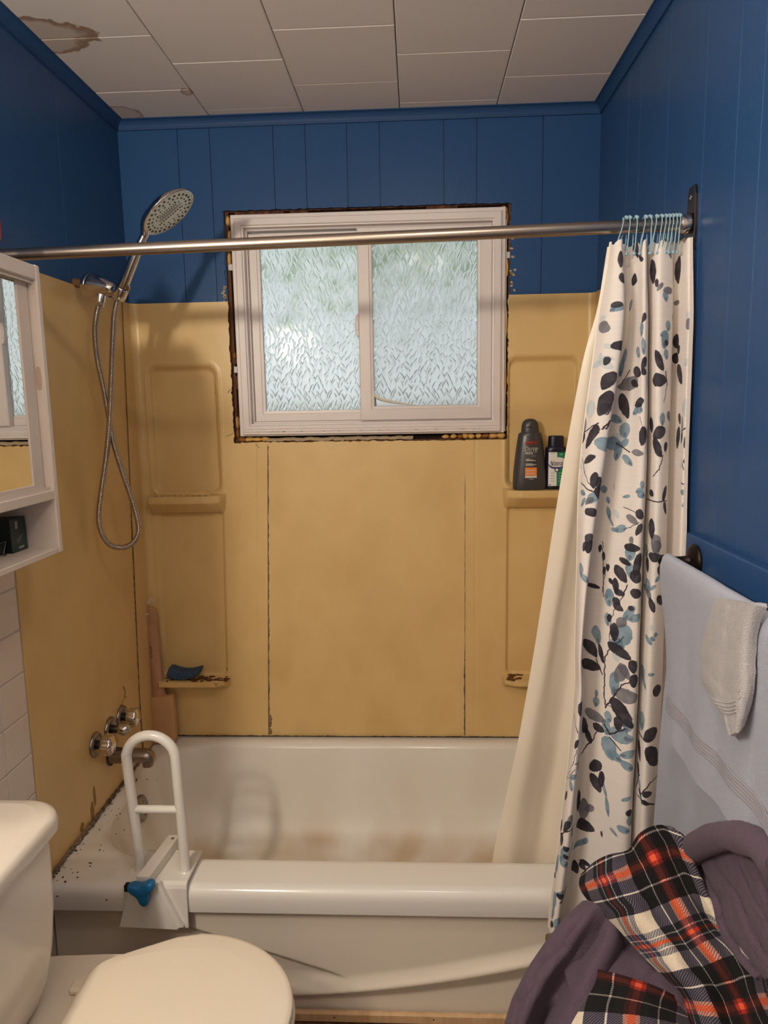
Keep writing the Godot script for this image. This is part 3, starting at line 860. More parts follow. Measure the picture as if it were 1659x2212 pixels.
func shell() -> void:
	var mb: MB
	# floor
	var fl := structure("floor", "brown wood grain plank floor along the tub base", "floor")
	mb = MB.new()
	mb.slab(0, W, -0.12, -0.004, -0.01, D)
	put("underlay", mb.mesh(), M.ceiling_gap, fl)
	var z := 0.80
	var row := 0
	while z < D - 0.01:
		var x := -0.45 if row % 2 else 0.0
		while x < W:
			mb = MB.new()
			mb.slab(maxf(x, 0.0) + 0.0008, minf(x + 0.91, W) - 0.0008, -0.006, 0.0, z + 0.0008, minf(z + 0.1507, D) - 0.0008, 0.0012)
			put("plank", mb.mesh(), M.floor_plank, fl)
			x += 0.91
		z += 0.152
		row += 1
	# ceiling of staggered one-foot tiles
	var ce := structure("ceiling", "white fibre ceiling tiles with brown water stains", "ceiling")
	mb = MB.new()
	mb.slab(-0.12, W + 0.12, H + 0.011, H + 0.14, -0.14, D + 0.12)
	put("ceiling_deck", mb.mesh(), M.ceiling_gap, ce)
	for col in 6:
		var x0 := 0.3 * col
		var x1 := minf(x0 + 0.3, W)
		var zz := -0.095 if col % 2 == 0 else 0.06 - 0.303
		while zz < D:
			var a := maxf(zz, 0.0)
			var b := minf(zz + 0.303, D)
			if b - a > 0.02:
				mb = MB.new()
				var dy := 0.0012 * nz.get_noise_2d(col * 70.0, zz * 300.0)
				ceiling_piece(mb, x0 + 0.0011, x1 - 0.0011, a + 0.0009, b - 0.0009, dy)
				put("ceiling_panel", mb.mesh(), M.ceiling_tile, ce)
			zz += 0.303
	# left wall: paneling above, tile beyond the tub
	var wl := structure("wall_left", "blue painted paneling over white tile on the faucet side", "wall")
	mb = MB.new()
	mb.slab(-0.13, -0.012, -0.12, H + 0.01, -0.14, D + 0.12)
	put("wall_core", mb.mesh(), M.dark_cavity, wl)
	mb = MB.new()
	mb.slab(-0.0125, -0.0075, 1.87, H, 0, D)
	mb.slab(-0.0125, -0.0075, 1.20, H, 0.797, D)
	put("groove_backing", mb.mesh(), M.blue_paint, wl)
	var cuts := [-0.005, 0.4067, 0.797, 1.2, 1.61, 2.0, 2.42, 2.8, D]
	for k in cuts.size() - 1:
		mb = MB.new()
		var lo: float = 1.876 if cuts[k] < 0.79 else 1.225
		mb.slab(-0.010, -0.003, lo, H - 0.006, cuts[k] + 0.0012, cuts[k + 1] - (0.0012 if k != 1 else 0.0), 0.0015)
		put("panel_board", mb.mesh(), M.blue_paint, wl)
	mb = MB.new()
	mb.slab(-0.0125, -0.0032, 0, 1.226, 0.74, D)
	put("grout_bed", mb.mesh(), M.grout, wl)
	for i in 12:
		for k in 6:
			mb = MB.new()
			var y0 := -0.0075 + 0.1036 * i
			mb.slab(-0.008, -0.0012 + 0.0004 * nz.get_noise_2d(i * 50.0, k * 70.0), maxf(y0, 0.0) + 0.0012, minf(y0 + 0.1024, 1.225), 0.801 + k * 0.1036 + (0.0012 if k else 0.0), 0.801 + (k + 1) * 0.1036, 0.0022)
			put("tile", mb.mesh(), M.wall_tile, wl)
	mb = MB.new()
	mb.slab(-0.008, -0.0010, 0.0, 1.225, 1.424, D)
	put("tile_field", mb.mesh(), M.wall_tile, wl)
	# right wall
	var wr := structure("wall_right", "blue painted grooved paneling beside the shower curtain", "wall")
	mb = MB.new()
	mb.slab(W + 0.012, W + 0.13, -0.12, H + 0.01, -0.14, D + 0.12)
	put("wall_core", mb.mesh(), M.dark_cavity, wr)
	mb = MB.new()
	mb.slab(W + 0.0075, W + 0.0125, 0, H, 0, D)
	put("groove_backing", mb.mesh(), M.blue_paint, wr)
	cuts = [-0.005, 0.2954, 0.4011, 0.6163, 0.8361, 0.9895, 1.0852, 1.3, 1.5, 1.71, 1.92, 2.1, 2.33, 2.5, 2.72, D]
	for k in cuts.size() - 1:
		mb = MB.new()
		mb.slab(W + 0.003, W + 0.010, 0.0, H - 0.006, cuts[k] + 0.0007, cuts[k + 1] - 0.0007, 0.0010)
		put("panel_board", mb.mesh(), M.blue_paint, wr)
	# wall behind the camera, with the door
	var wf := structure("wall_front", "blue painted wall behind the camera", "wall")
	mb = MB.new()
	mb.slab(-0.12, 0.55, -0.12, H + 0.01, D, D + 0.12)
	mb.slab(1.35, W + 0.12, -0.12, H + 0.01, D, D + 0.12)
	mb.slab(0.55, 1.35, 2.04, H + 0.01, D, D + 0.12)
	put("wall_board", mb.mesh(), M.off_white, wf)
	var dr := structure("door_1", "plain off-white door behind the camera", "door")
	mb = MB.new()
	mb.slab(0.553, 1.347, 0.004, 2.037, D + 0.02, D + 0.06, 0.003)
	put("door_leaf", mb.mesh(), M.off_white, dr)
	mb = MB.new()
	mb.lathe([Vector2(0.0, 0.0), Vector2(0.03, 0.0), Vector2(0.012, 0.012), Vector2(0.012, 0.03), Vector2(0.028, 0.045), Vector2(0.0, 0.07)], along(V(0.64, 0.95, D + 0.02), Vector3.FORWARD), 16)
	put("door_knob", mb.mesh(), M.bronze, dr)
	# back wall
	var wb := structure("wall_back", "blue paneling round a ragged cut-out window opening", "wall")
	mb = MB.new()
	mb.slab(-0.12, 0.338, -0.12, H + 0.01, -0.15, -0.018)
	mb.slab(1.243, W + 0.12, -0.12, H + 0.01, -0.15, -0.018)
	mb.slab(0.338, 1.243, -0.12, 1.425, -0.15, -0.018)
	mb.slab(0.338, 1.243, 2.166, H + 0.01, -0.15, -0.018)
	put("stud_framing", mb.mesh(), M.raw_wood, wb)
	mb = MB.new()
	mb.slab(0.0, 0.326, 1.86, H, -0.018, -0.008)
	mb.slab(1.25, W, 1.86, H, -0.018, -0.008)
	mb.slab(0.326, 1.25, 2.174, H, -0.018, -0.008)
	put("groove_backing", mb.mesh(), M.blue_paint, wb)
	cuts = [-0.006, 0.1893, 0.2931, 0.4966, 0.5992, 0.731, 0.8342, 1.0365, 1.14, 1.3458, W + 0.006]
	var top := H - 0.006
	for k in cuts.size() - 1:
		var x0: float = cuts[k] + 0.0012
		var x1: float = cuts[k + 1] - 0.0012
		var poly := PackedVector2Array()
		if x1 < 0.32 or x0 > 1.25:
			poly = P2([x0, 1.876, x1, 1.876, x1, top, x0, top])
		elif x0 > 0.32 and x1 < 1.25:
			poly = ragged(Vector2(x0, 2.168), Vector2(x1, 2.168), 0.008, 0.003, k * 13.0)
			poly.append_array(P2([x1, 2.168, x1, top, x0, top]))
		elif x0 < 0.32:
			poly = P2([x0, 1.876])
			poly.append_array(ragged(Vector2(0.321, 1.876), Vector2(0.324, 2.163), 0.009, 0.0045, 3.0))
			poly.append_array(ragged(Vector2(0.322, 2.168), Vector2(x1, 2.168), 0.009, 0.003, 5.0))
			poly.append_array(P2([x1, 2.168, x1, top, x0, top]))
		else:
			poly.append_array(ragged(Vector2(x0, 2.166), Vector2(1.246, 2.167), 0.009, 0.003, 7.0))
			poly.append_array(ragged(Vector2(1.2475, 2.164), Vector2(1.247, 1.876), 0.007, 0.008, 9.0))
			poly.append_array(P2([1.247, 1.876, x1, 1.876, x1, top, x0, top]))
		mb = MB.new()
		mb.prism(poly, Transform3D(Basis.IDENTITY, V(0, 0, -0.009)), 0.006)
		put("panel_board", mb.mesh(), M.blue_paint, wb)
	# bare chips where the paint tore away beside the opening
	mb = MB.new()
	for k in 26:
		var y := 1.95 + rng.randf() * 0.14 if k < 18 else 1.88 + rng.randf() * 0.07
		var x := 1.249 + rng.randf() * 0.014 * rng.randf() if k % 3 else 0.3185 - rng.randf() * 0.010 * rng.randf()
		if k % 3 == 0:
			y = 1.885 + rng.randf() * 0.05
		var poly := PackedVector2Array()
		for q in 7:
			var a := TAU * q / 7
			var r := rng.randf_range(0.002, 0.006)
			poly.append(Vector2(x + cos(a) * r * 1.2, y + sin(a) * r))
		mb.prism(poly, Transform3D(Basis.IDENTITY, V(0, 0, -0.0045)), 0.0022)
	put("torn_backing", mb.mesh(), M.paper, wb, "stuff")
	mb = MB.new()
	mb.frame(0.33, 1.42, 1.248, 2.17, [Vector2(0.0, -0.085), Vector2(0.0, -0.045), Vector2(0.022, -0.045), Vector2(0.022, -0.085)])
	put("gap_filler", mb.mesh(), M.dark_cavity, wb)
	# what shows in the gap: foam, shims, straps, torn liner
	var beads := [[0.352, 1.4315, 0.016, 0.010], [0.375, 1.4322, 0.018, 0.008], [0.402, 1.4318, 0.020, 0.008], [0.43, 1.432, 0.016, 0.008], [0.337, 1.452, 0.007, 0.016], [0.337, 1.49, 0.006, 0.02],
		[1.04, 1.4315, 0.014, 0.007], [1.066, 1.4322, 0.012, 0.008], [1.088, 1.4312, 0.010, 0.008], [1.105, 1.4328, 0.012, 0.0085], [1.125, 1.432, 0.013, 0.009], [1.15, 1.4326, 0.012, 0.009], [1.172, 1.432, 0.014, 0.009], [1.198, 1.432, 0.016, 0.010], [1.224, 1.4318, 0.015, 0.011],
		[1.228, 2.148, 0.014, 0.014], [1.238, 2.125, 0.008, 0.018], [0.337, 2.14, 0.008, 0.016], [0.339, 2.09, 0.007, 0.02], [0.336, 2.02, 0.007, 0.02], [0.338, 1.71, 0.006, 0.012], [1.2385, 1.97, 0.006, 0.03], [1.2375, 1.80, 0.005, 0.05], [1.2365, 1.62, 0.004, 0.05]]
	for k in beads.size():
		mb = MB.new()
		blob(mb, V(beads[k][0], beads[k][1], -0.020), V(beads[k][2], beads[k][3], 0.016), k * 37.0, 0.30, 8)
		put("foam_bead", mb.mesh(), M.foam if k % 4 else M.foam_dark, wb)
	for s in [[0.326, 0.346, 1.60, 1.645], [0.326, 0.345, 1.685, 1.72], [0.54, 0.60, 2.158, 2.168], [0.98, 1.08, 2.157, 2.170], [0.36, 0.52, 2.157, 2.166]]:
		mb = MB.new()
		mb.slab(s[0], s[1], s[2], s[3], -0.05, -0.016, 0.001)
		put("wood_shim", mb.mesh(), M.raw_wood, wb)
	for s in [[0.331, 0.347, 1.985, 2.005], [0.334, 0.345, 1.655, 1.676], [1.236, 1.248, 2.0, 2.02]]:
		mb = MB.new()
		mb.slab(s[0], s[1], s[2], s[3], -0.024, -0.012, 0.001)
		put("nailing_strap", mb.mesh(), M.label_silver, wb)
	var rows := []
	for k in 60:
		var x := 0.43 + 0.50 * k / 59.0
		var y := 1.4315 + 0.005 * nz.get_noise_1d(k * 14.0)
		var zc := -0.012 + 0.008 * nz.get_noise_1d(k * 22.0 + 90.0)
		rows.append(P3([x, y - 0.006 - 0.004 * nz.get_noise_1d(k * 40.0), zc, x, y, zc + 0.004, x, y + 0.005, zc - 0.006]))
	mb = MB.new()
	mb.sheet(rows, 0.0006)
	put("torn_liner", mb.mesh(), M.paper, wb)
	# crown strips
	var prof := PackedVector2Array()
	for k in 7:   # a small cove
		var a := PI / 2 * k / 6
		prof.append(Vector2(0.003 + 0.021 * (1.0 - sin(a)), H - 0.003 - 0.026 * (1.0 - cos(a))))
	prof.append_array(P2([-0.003, H - 0.029, -0.003, H + 0.001, 0.024, H + 0.001]))
	for s in [["trim_1", "blue crown strip along the top of the window wall", Basis(Vector3(0, 0, 1), Vector3.UP, Vector3(-1, 0, 0)), V(W, 0, 0), W],
			["trim_2", "blue crown strip above the faucet side wall", Basis(Vector3.RIGHT, Vector3.UP, Vector3.BACK), V(0, 0, 0), D],
			["trim_3", "blue crown strip above the curtain side wall", Basis(Vector3.LEFT, Vector3.UP, Vector3.FORWARD), V(W, 0, D), D]]:
		mb = MB.new()
		mb.prism(prof, Transform3D(s[2], s[3]), s[4])
		var o := put(s[0], mb.mesh(), M.blue_trim, self)
		tag(o, s[1], "trim")
		o.set_meta("kind", "structure")
	# narrow wooden strip on the floor against the tub
	var bb := structure("baseboard_tub", "narrow bare wood strip with nail heads along the tub base", "baseboard")
	mb = MB.new()
	mb.slab(0.02, 1.50, 0.0, 0.030, 0.797, 0.812, 0.005)
	put("strip", mb.mesh(), M.baseboard, bb)
	for x in [0.72, 0.97, 0.48, 1.22]:
		mb = MB.new()
		blob(mb, V(x, 0.017, 0.812), V(0.0022, 0.0022, 0.001), x, 0.0, 5)
		put("nail", mb.mesh(), M.grime, bb)

func ceiling_piece(mb: MB, x0: float, x1: float, z0: float, z1: float, dy: float) -> void:
	var uv := func(x: float, z: float) -> Vector2: return Vector2(x / W, z / D)
	var e := 0.0022
	var y := H + dy
	var q := [V(x0 + e, y, z0 + e), V(x1 - e, y, z0 + e), V(x1 - e, y, z1 - e), V(x0 + e, y, z1 - e)]
	var o := [V(x0, y + e, z0), V(x1, y + e, z0), V(x1, y + e, z1), V(x0, y + e, z1)]
	var p := [V(x0, H + 0.0105, z0), V(x1, H + 0.0105, z0), V(x1, H + 0.0105, z1), V(x0, H + 0.0105, z1)]
	mb.quad(q[0], q[1], q[2], q[3], [uv.call(x0, z0), uv.call(x1, z0), uv.call(x1, z1), uv.call(x0, z1)])
	for k in 4:
		var l := (k + 1) % 4
		mb.quad(q[l], q[k], o[k], o[l], [uv.call(q[l].x, q[l].z), uv.call(q[k].x, q[k].z), uv.call(o[k].x, o[k].z), uv.call(o[l].x, o[l].z)])
		mb.quad(o[l], o[k], p[k], p[l], [uv.call(q[l].x, q[l].z), uv.call(q[k].x, q[k].z), uv.call(o[k].x, o[k].z), uv.call(o[l].x, o[l].z)])
	mb.quad(p[3], p[2], p[1], p[0])

func film_sheet(x0: float, x1: float, y0: float, y1: float, z: float, peel: bool) -> ArrayMesh:
	# a thin embossed slab; one lower corner may be torn away
	var mb := MB.new()
	var poly := P2([x0, y0, x1, y0, x1, y1, x0, y1])
	if peel:
		poly = P2([x0, y0 + 0.042, x0 + 0.010, y0 + 0.036, x0 + 0.022, y0 + 0.024, x0 + 0.045, y0 + 0.012, x0 + 0.08, y0 + 0.006, x0 + 0.14, y0 + 0.003, x1, y0, x1, y1, x0, y1])
	mb.prism(poly, Transform3D(Basis.IDENTITY, V(0, 0, z)), 0.0015)
	for k in mb.t.size():
		mb.t[k] = Vector2(mb.v[k].x, -mb.v[k].y) * 4.6
	return mb.mesh()

func window() -> void:
	var wn := structure("window_1", "white vinyl sliding window with embossed frosted film", "window")
	var mb := MB.new()
	mb.frame(0.3485, 1.4435, 1.2315, 2.154, [Vector2(0, -0.09), Vector2(0, 0.001), Vector2(0.002, 0.003), Vector2(0.009, 0.003), Vector2(0.0095, 0.007), Vector2(0.013, 0.007), Vector2(0.0135, 0.012), Vector2(0.016, 0.014), Vector2(0.034, 0.014), Vector2(0.036, 0.012), Vector2(0.0365, 0.008), Vector2(0.041, 0.007), Vector2(0.0415, -0.018), Vector2(0.0465, -0.018), Vector2(0.047, -0.09)])
	put("frame", mb.mesh(), M.vinyl, wn)
	mb = MB.new()   # bottom sill lip, standing a little proud
	mb.slab(0.362, 1.218, 1.449, 1.457, 0.006, 0.016, 0.002)
	mb.slab(0.366, 1.214, 1.4665, 1.4685, 0.013, 0.016, 0.0008)
	put("sill_lip", mb.mesh(), M.vinyl, wn)
	mb = MB.new()   # nailing fin showing on the right
	mb.slab(1.2315, 1.2365, 1.447, 2.135, -0.012, -0.008)
	put("fin", mb.mesh(), M.vinyl, wn)
	# far sash (left), near sash (right)
	mb = MB.new()
	mb.frame(0.395, 1.490, 0.800, 2.102, [Vector2(0, -0.056), Vector2(0, -0.036), Vector2(0.003, -0.033), Vector2(0.026, -0.033), Vector2(0.0275, -0.036), Vector2(0.036, -0.037), Vector2(0.037, -0.044), Vector2(0.037, -0.056)])
	var far := put("sash", mb.mesh(), M.vinyl, wn)
	mb = MB.new()
	mb.frame(0.756, 1.490, 1.190, 2.106, [Vector2(0, -0.030), Vector2(0, -0.006), Vector2(0.003, -0.003), Vector2(0.036, -0.003), Vector2(0.038, -0.006), Vector2(0.0455, -0.007), Vector2(0.047, -0.014), Vector2(0.047, -0.030)])
	var near := put("sash", mb.mesh(), M.vinyl, wn)
	for s in [[far, 0.430, 0.765, 1.525, 2.067, -0.050], [near, 0.801, 1.145, 1.535, 2.061, -0.022]]:
		mb = MB.new()
		mb.slab(s[1], s[2], s[3], s[4], s[5] - 0.002, s[5] + 0.002)
		put("pane", mb.mesh(), M.glass, s[0])
		put("frosted_film", film_sheet(s[1] + 0.001, s[2] - 0.001, s[3] + 0.001, s[4] - 0.001, s[5] + 0.0024, s[0] == near), M.film, s[0])
	# curled corner of the film
	var rows := []
	for k in 16:
		var t := k / 15.0
		var x := 0.803 + 0.145 * t
		var y := 1.577 - 0.040 * pow(t, 0.45)
		var w := 0.012 * (1.0 - t) + 0.0015
		rows.append(P3([x, y, -0.0185, x - w * 0.1, y - w * 0.5, -0.0185 + w * 0.7, x - w * 0.2, y - w * 0.15, -0.0185 + w * 1.2, x, y + w * 0.5, -0.0185 + w * 0.9]))
	mb = MB.new()
	mb.sheet(rows, 0.0005)
	put("film_curl", mb.mesh(), M.film_back, near)
	mb = MB.new()   # latch on the meeting stile
	var lp := PackedVector2Array()
	for k in 13:
		var a := PI * k / 12
		lp.append(Vector2(0.757 - 0.013 * pow(sin(a), 0.6), 1.80 - 0.036 * cos(a)))
	mb.prism(lp, Transform3D(Basis.IDENTITY, V(0, 0, -0.020)), 0.018, 0.002)
	mb.slab(0.748, 0.756, 1.785, 1.812, -0.004, 0.001, 0.001)
	put("latch", mb.mesh(), M.vinyl, wn)
	mb = MB.new()   # head track above the far sash
	mb.slab(0.44, 0.757, 2.086, 2.097, -0.022, -0.010, 0.001)
	put("head_track", mb.mesh(), M.vinyl, wn)
	mb = MB.new()   # drips and scuffs along the sill
	for k in 22:
		var x := 0.41 + rng.randf() * 0.77
		mb.slab(x, x + rng.randf_range(0.002, 0.012), 1.4575, 1.4575 + rng.randf_range(0.0008, 0.0022), 0.0141, 0.0146)
	put("scuff_marks", mb.mesh(), M.paper, wn, "stuff")
	mb = MB.new()
	mb.slab(0.80, 1.15, 1.53, 2.07, -0.0775, -0.0765)
	put("insect_screen", mb.mesh(), M.screen, near)

func outdoors() -> void:
	var g := structure("ground", "pale concrete yard outside the window", "yard")
	var mb := MB.new()
	mb.slab(-30, 32, -0.9, -0.5, -60, -0.20)
	put("paving", mb.mesh(), M.concrete, g)
	mb = MB.new()
	mb.quad(V(-0.05, -0.03, 0), V(0.05, -0.03, 0), V(0.05, 0.03, 0.01), V(-0.05, 0.03, 0.01))
	var leaf := mb.mesh(false)
	for s in [["leafy green tree seen blurred through the left frosted pane", V(0.3, -0.5, -7.0), 2.1, 4.9], ["smaller pale green tree seen blurred through the right frosted pane", V(2.3, -0.5, -9.5), 2.3, 6.4]]:
		var t := thing("tree", s[0], "tree", s[1])
		mb = MB.new()
		mb.tube(PackedVector3Array([V(0, 0, 0), V(0.05, s[3] * 0.3, 0.02), V(0, s[3] * 0.6, 0), V(0.1, s[3], 0.1)]), [0.12, 0.10, 0.08, 0.04], 8)
		put("trunk", mb.mesh(), M.bark, t)
		var mm := MultiMesh.new()
		mm.transform_format = MultiMesh.TRANSFORM_3D
		mm.mesh = leaf
		mm.instance_count = 1400
		for k in 1400:
			var d: Vector3 = V(rng.randfn(), rng.randfn() * 0.8, rng.randfn()).limit_length(1.9) * s[2] * 0.55
			mm.set_instance_transform(k, Transform3D(Basis.from_euler(V(rng.randf() * 6.0, rng.randf() * 6.0, rng.randf() * 6.0)).scaled(Vector3.ONE * rng.randf_range(0.9, 2.0)), V(0, s[3] + 0.1, 0) + d))
		var mi := MultiMeshInstance3D.new()
		mi.name = "foliage"
		mi.multimesh = mm
		mi.material_override = M.leaf
		mi.set_meta("kind", "stuff")
		t.add_child(mi, true)

# ---------------------------------------------------------------- tub surround
func box_in(x: float, y: float, x0: float, x1: float, y0: float, y1: float, r: float) -> float:   # distance inside a rounded rectangle
	var qx := absf(x - (x0 + x1) * 0.5) - (x1 - x0) * 0.5 + r
	var qy := absf(y - (y0 + y1) * 0.5) - (y1 - y0) * 0.5 + r
	return -(Vector2(maxf(qx, 0.0), maxf(qy, 0.0)).length() + minf(maxf(qx, qy), 0.0) - r)

# relief of a moulded corner panel; x measured from its niche's outer edge towards the niche's inner edge
func relief(x: float, y: float, x0: float, x1: float, up: float, low: float, inner: float) -> float:
	# up / low: heights of the two ledges; inner = +1 when the free end of the ledge is at x1, -1 at x0
	var z := 0.0
	var d := box_in(x, y, x0, x1, up - 0.001, up + 0.432, 0.036)
	z -= 0.004 * sstep(0.0, 0.004, d) + 0.013 * sstep(0.007, 0.014, d)
	z += 0.0025 * sstep(-0.012, -0.004, d) * (1.0 - sstep(-0.002, 0.002, d))
	var d2 := box_in(x, y, x0 + 0.006, x1 + 0.002, low - 0.001, up - 0.055, 0.024)
	z -= 0.010 * sstep(0.0, 0.008, d2)
	for k in 2:
		var yl := up if k == 0 else low
		var fr := 0.024 if k == 0 else 0.020        # height of the front face
		var un := 0.042 if k == 0 else 0.022        # depth of the sloping underside
		var e := sstep(x0 - 0.014, x0 + 0.004, x) * (1.0 - sstep(x1 - 0.002, x1 + 0.016, x))
		var free := x1 if inner > 0.0 else x0
		var s := absf(x - free)
		var t := y - yl
		var out := 0.066 if k == 0 else 0.062
		var p := 0.0
		if t <= 0.0 and t > -fr:
			p = 1.0
		elif t <= -fr:
			p = pow(clampf(1.0 + (t + fr) / un, 0.0, 1.0), 0.75)
		else:
			p = 0.0
		if t <= 0.0:
			p *= 1.0 - 0.35 * (1.0 - sstep(0.0, 0.05, s))
		z = maxf(z, p * out * e - (1.0 - e) * 0.02) if p > 0.0 else z
		if p > 0.0 and e < 0.02:
			z = maxf(z, 0.0)
	return z

func ledge_rows(up: float, low: float, y0: float, y1: float) -> Array:
	var ys := []
	var y := y0
	while y < y1:
		ys.append(y)
		var near := 1.0
		for l in [up, low]:
			near = minf(near, absf(y - (l - 0.03)))
		y += 0.0032 if near < 0.05 else 0.008
	ys.append(y1)
	for l in [up, low]:
		for q in [l - 0.0004, l + 0.0004]:
			if q > y0 and q < y1:
				ys.append(q)
	ys.sort()
	return ys

func corner_panel(mb: MB, left: bool) -> void:
	var up := 1.250 if left else 1.257
	var low := 0.600 if left else 0.605
	var hole_y := 1.421
	for part in 2:
		var ys := ledge_rows(up, low, 0.374 if part == 0 else hole_y, hole_y if part == 0 else 1.884)
		var rows := []
		var skirt := []
		for y in ys:
			var lean: float = 0.025 * maxf(0.0, 1.30 - y) if left else 0.0
			var zf := lerpf(0.07, 0.155, clampf((1.884 - y) / 1.3, 0.0, 1.0))
			var row := PackedVector3Array()
			var rc := 0.022
			for k in 5:   # flange on the side wall
				row.append(V(0.0045, y, lerpf(zf, rc + 0.0045, k / 4.0)))
			for k in range(1, 8):   # rounded inner corner
				var a := PI / 2 * k / 8
				row.append(V(0.0045 + rc * (1.0 - cos(a)), y, 0.0045 + rc * (1.0 - sin(a))))
			var xe: float
			if part == 0:
				xe = (0.4395 - 0.040 * (1.41 - y) / 1.03) if left else W - 1.1035
			else:
				xe = (0.3275 if left else W - 1.2415) + 0.0035 * nz.get_noise_1d(y * 9000.0 + (0.0 if left else 700.0)) + 0.004 * nz.get_noise_1d(y * 2600.0)
			var n := 100
			for k in n + 1:
				var x := lerpf(0.0045 + rc, xe, float(k) / n)
				var z: float
				if left:
					z = relief(x + lean, y, 0.0415, 0.2805, up, low, 1.0)
				else:
					z = relief(W - x, y, 1.2365, 1.4775, up, low, -1.0)
				z *= sstep(0.0045 + rc - 0.002, 0.0045 + rc + 0.008, x)
				# the lapped joint: a fine groove short of the free edge
				if part == 0:
					var g: float = (0.041 - 0.004 * (1.41 - y)) if left else 0.034
					z -= 0.0016 * (1.0 - sstep(0.0, 0.0035, absf(x - (xe - g))))
				row.append(V(x, y, 0.0045 + z))
			if not left:
				for k in row.size():
					row[k].x = W - row[k].x
			rows.append(row)
			var e := row[row.size() - 1]
			skirt.append(PackedVector3Array([e, V(e.x, e.y, -0.003)]))
		mb.patch(rows)
		mb.patch(skirt)
		var last: PackedVector3Array = rows[rows.size() - 1]
		if part == 1:
			var cap := [last, PackedVector3Array()]
			for p in last:
				cap[1].append(V(clampf(p.x, 0.0, W), p.y, minf(p.z, 0.0) - 0.004) if p.z < 0.02 else V(-0.001 if left else W + 0.001, p.y, p.z))
			mb.patch(cap)

func ribbon(mb: MB, pts: PackedVector3Array, across: Vector3, out: Vector3, w: float, sd: float, dark: float) -> void:
	# an uneven bead of old sealant with mould
	var rows := []
	var cols := []
	for k in pts.size():
		var a := nz.get_noise_2d(k * 9.0 + sd, 3.0)
		var b := nz.get_noise_2d(k * 30.0 + sd, 40.0)
		var ww := w * clampf(1.0 + 0.9 * a + 0.7 * b, 0.25, 2.2)
		var row := PackedVector3Array()
		var cl := PackedColorArray()
		for q in 5:
			var s := (q - 2) * 0.5
			row.append(pts[k] + across * ww * s + out * ww * 0.5 * (1.0 - s * s) + across * w * 0.4 * b)
			var m := clampf(dark + 0.9 * nz.get_noise_2d(k * 16.0 + sd, q * 40.0) + 0.5 * a, 0.0, 1.0)
			cl.append(Color(0.22, 0.155, 0.10).lerp(Color(0.016, 0.010, 0.006), m))
		rows.append(row)
		cols.append(cl)
	mb.patch(rows, false, [], cols)

func line_pts(a: Vector3, b: Vector3, n: int) -> PackedVector3Array:
	var o := PackedVector3Array()
	for k in n + 1:
		o.append(a.lerp(b, float(k) / n))
	return o

func crack(pts: Array, w: float, mb: MB) -> void:
	mb.tube(spline(P3(pts), 5), w, 5)

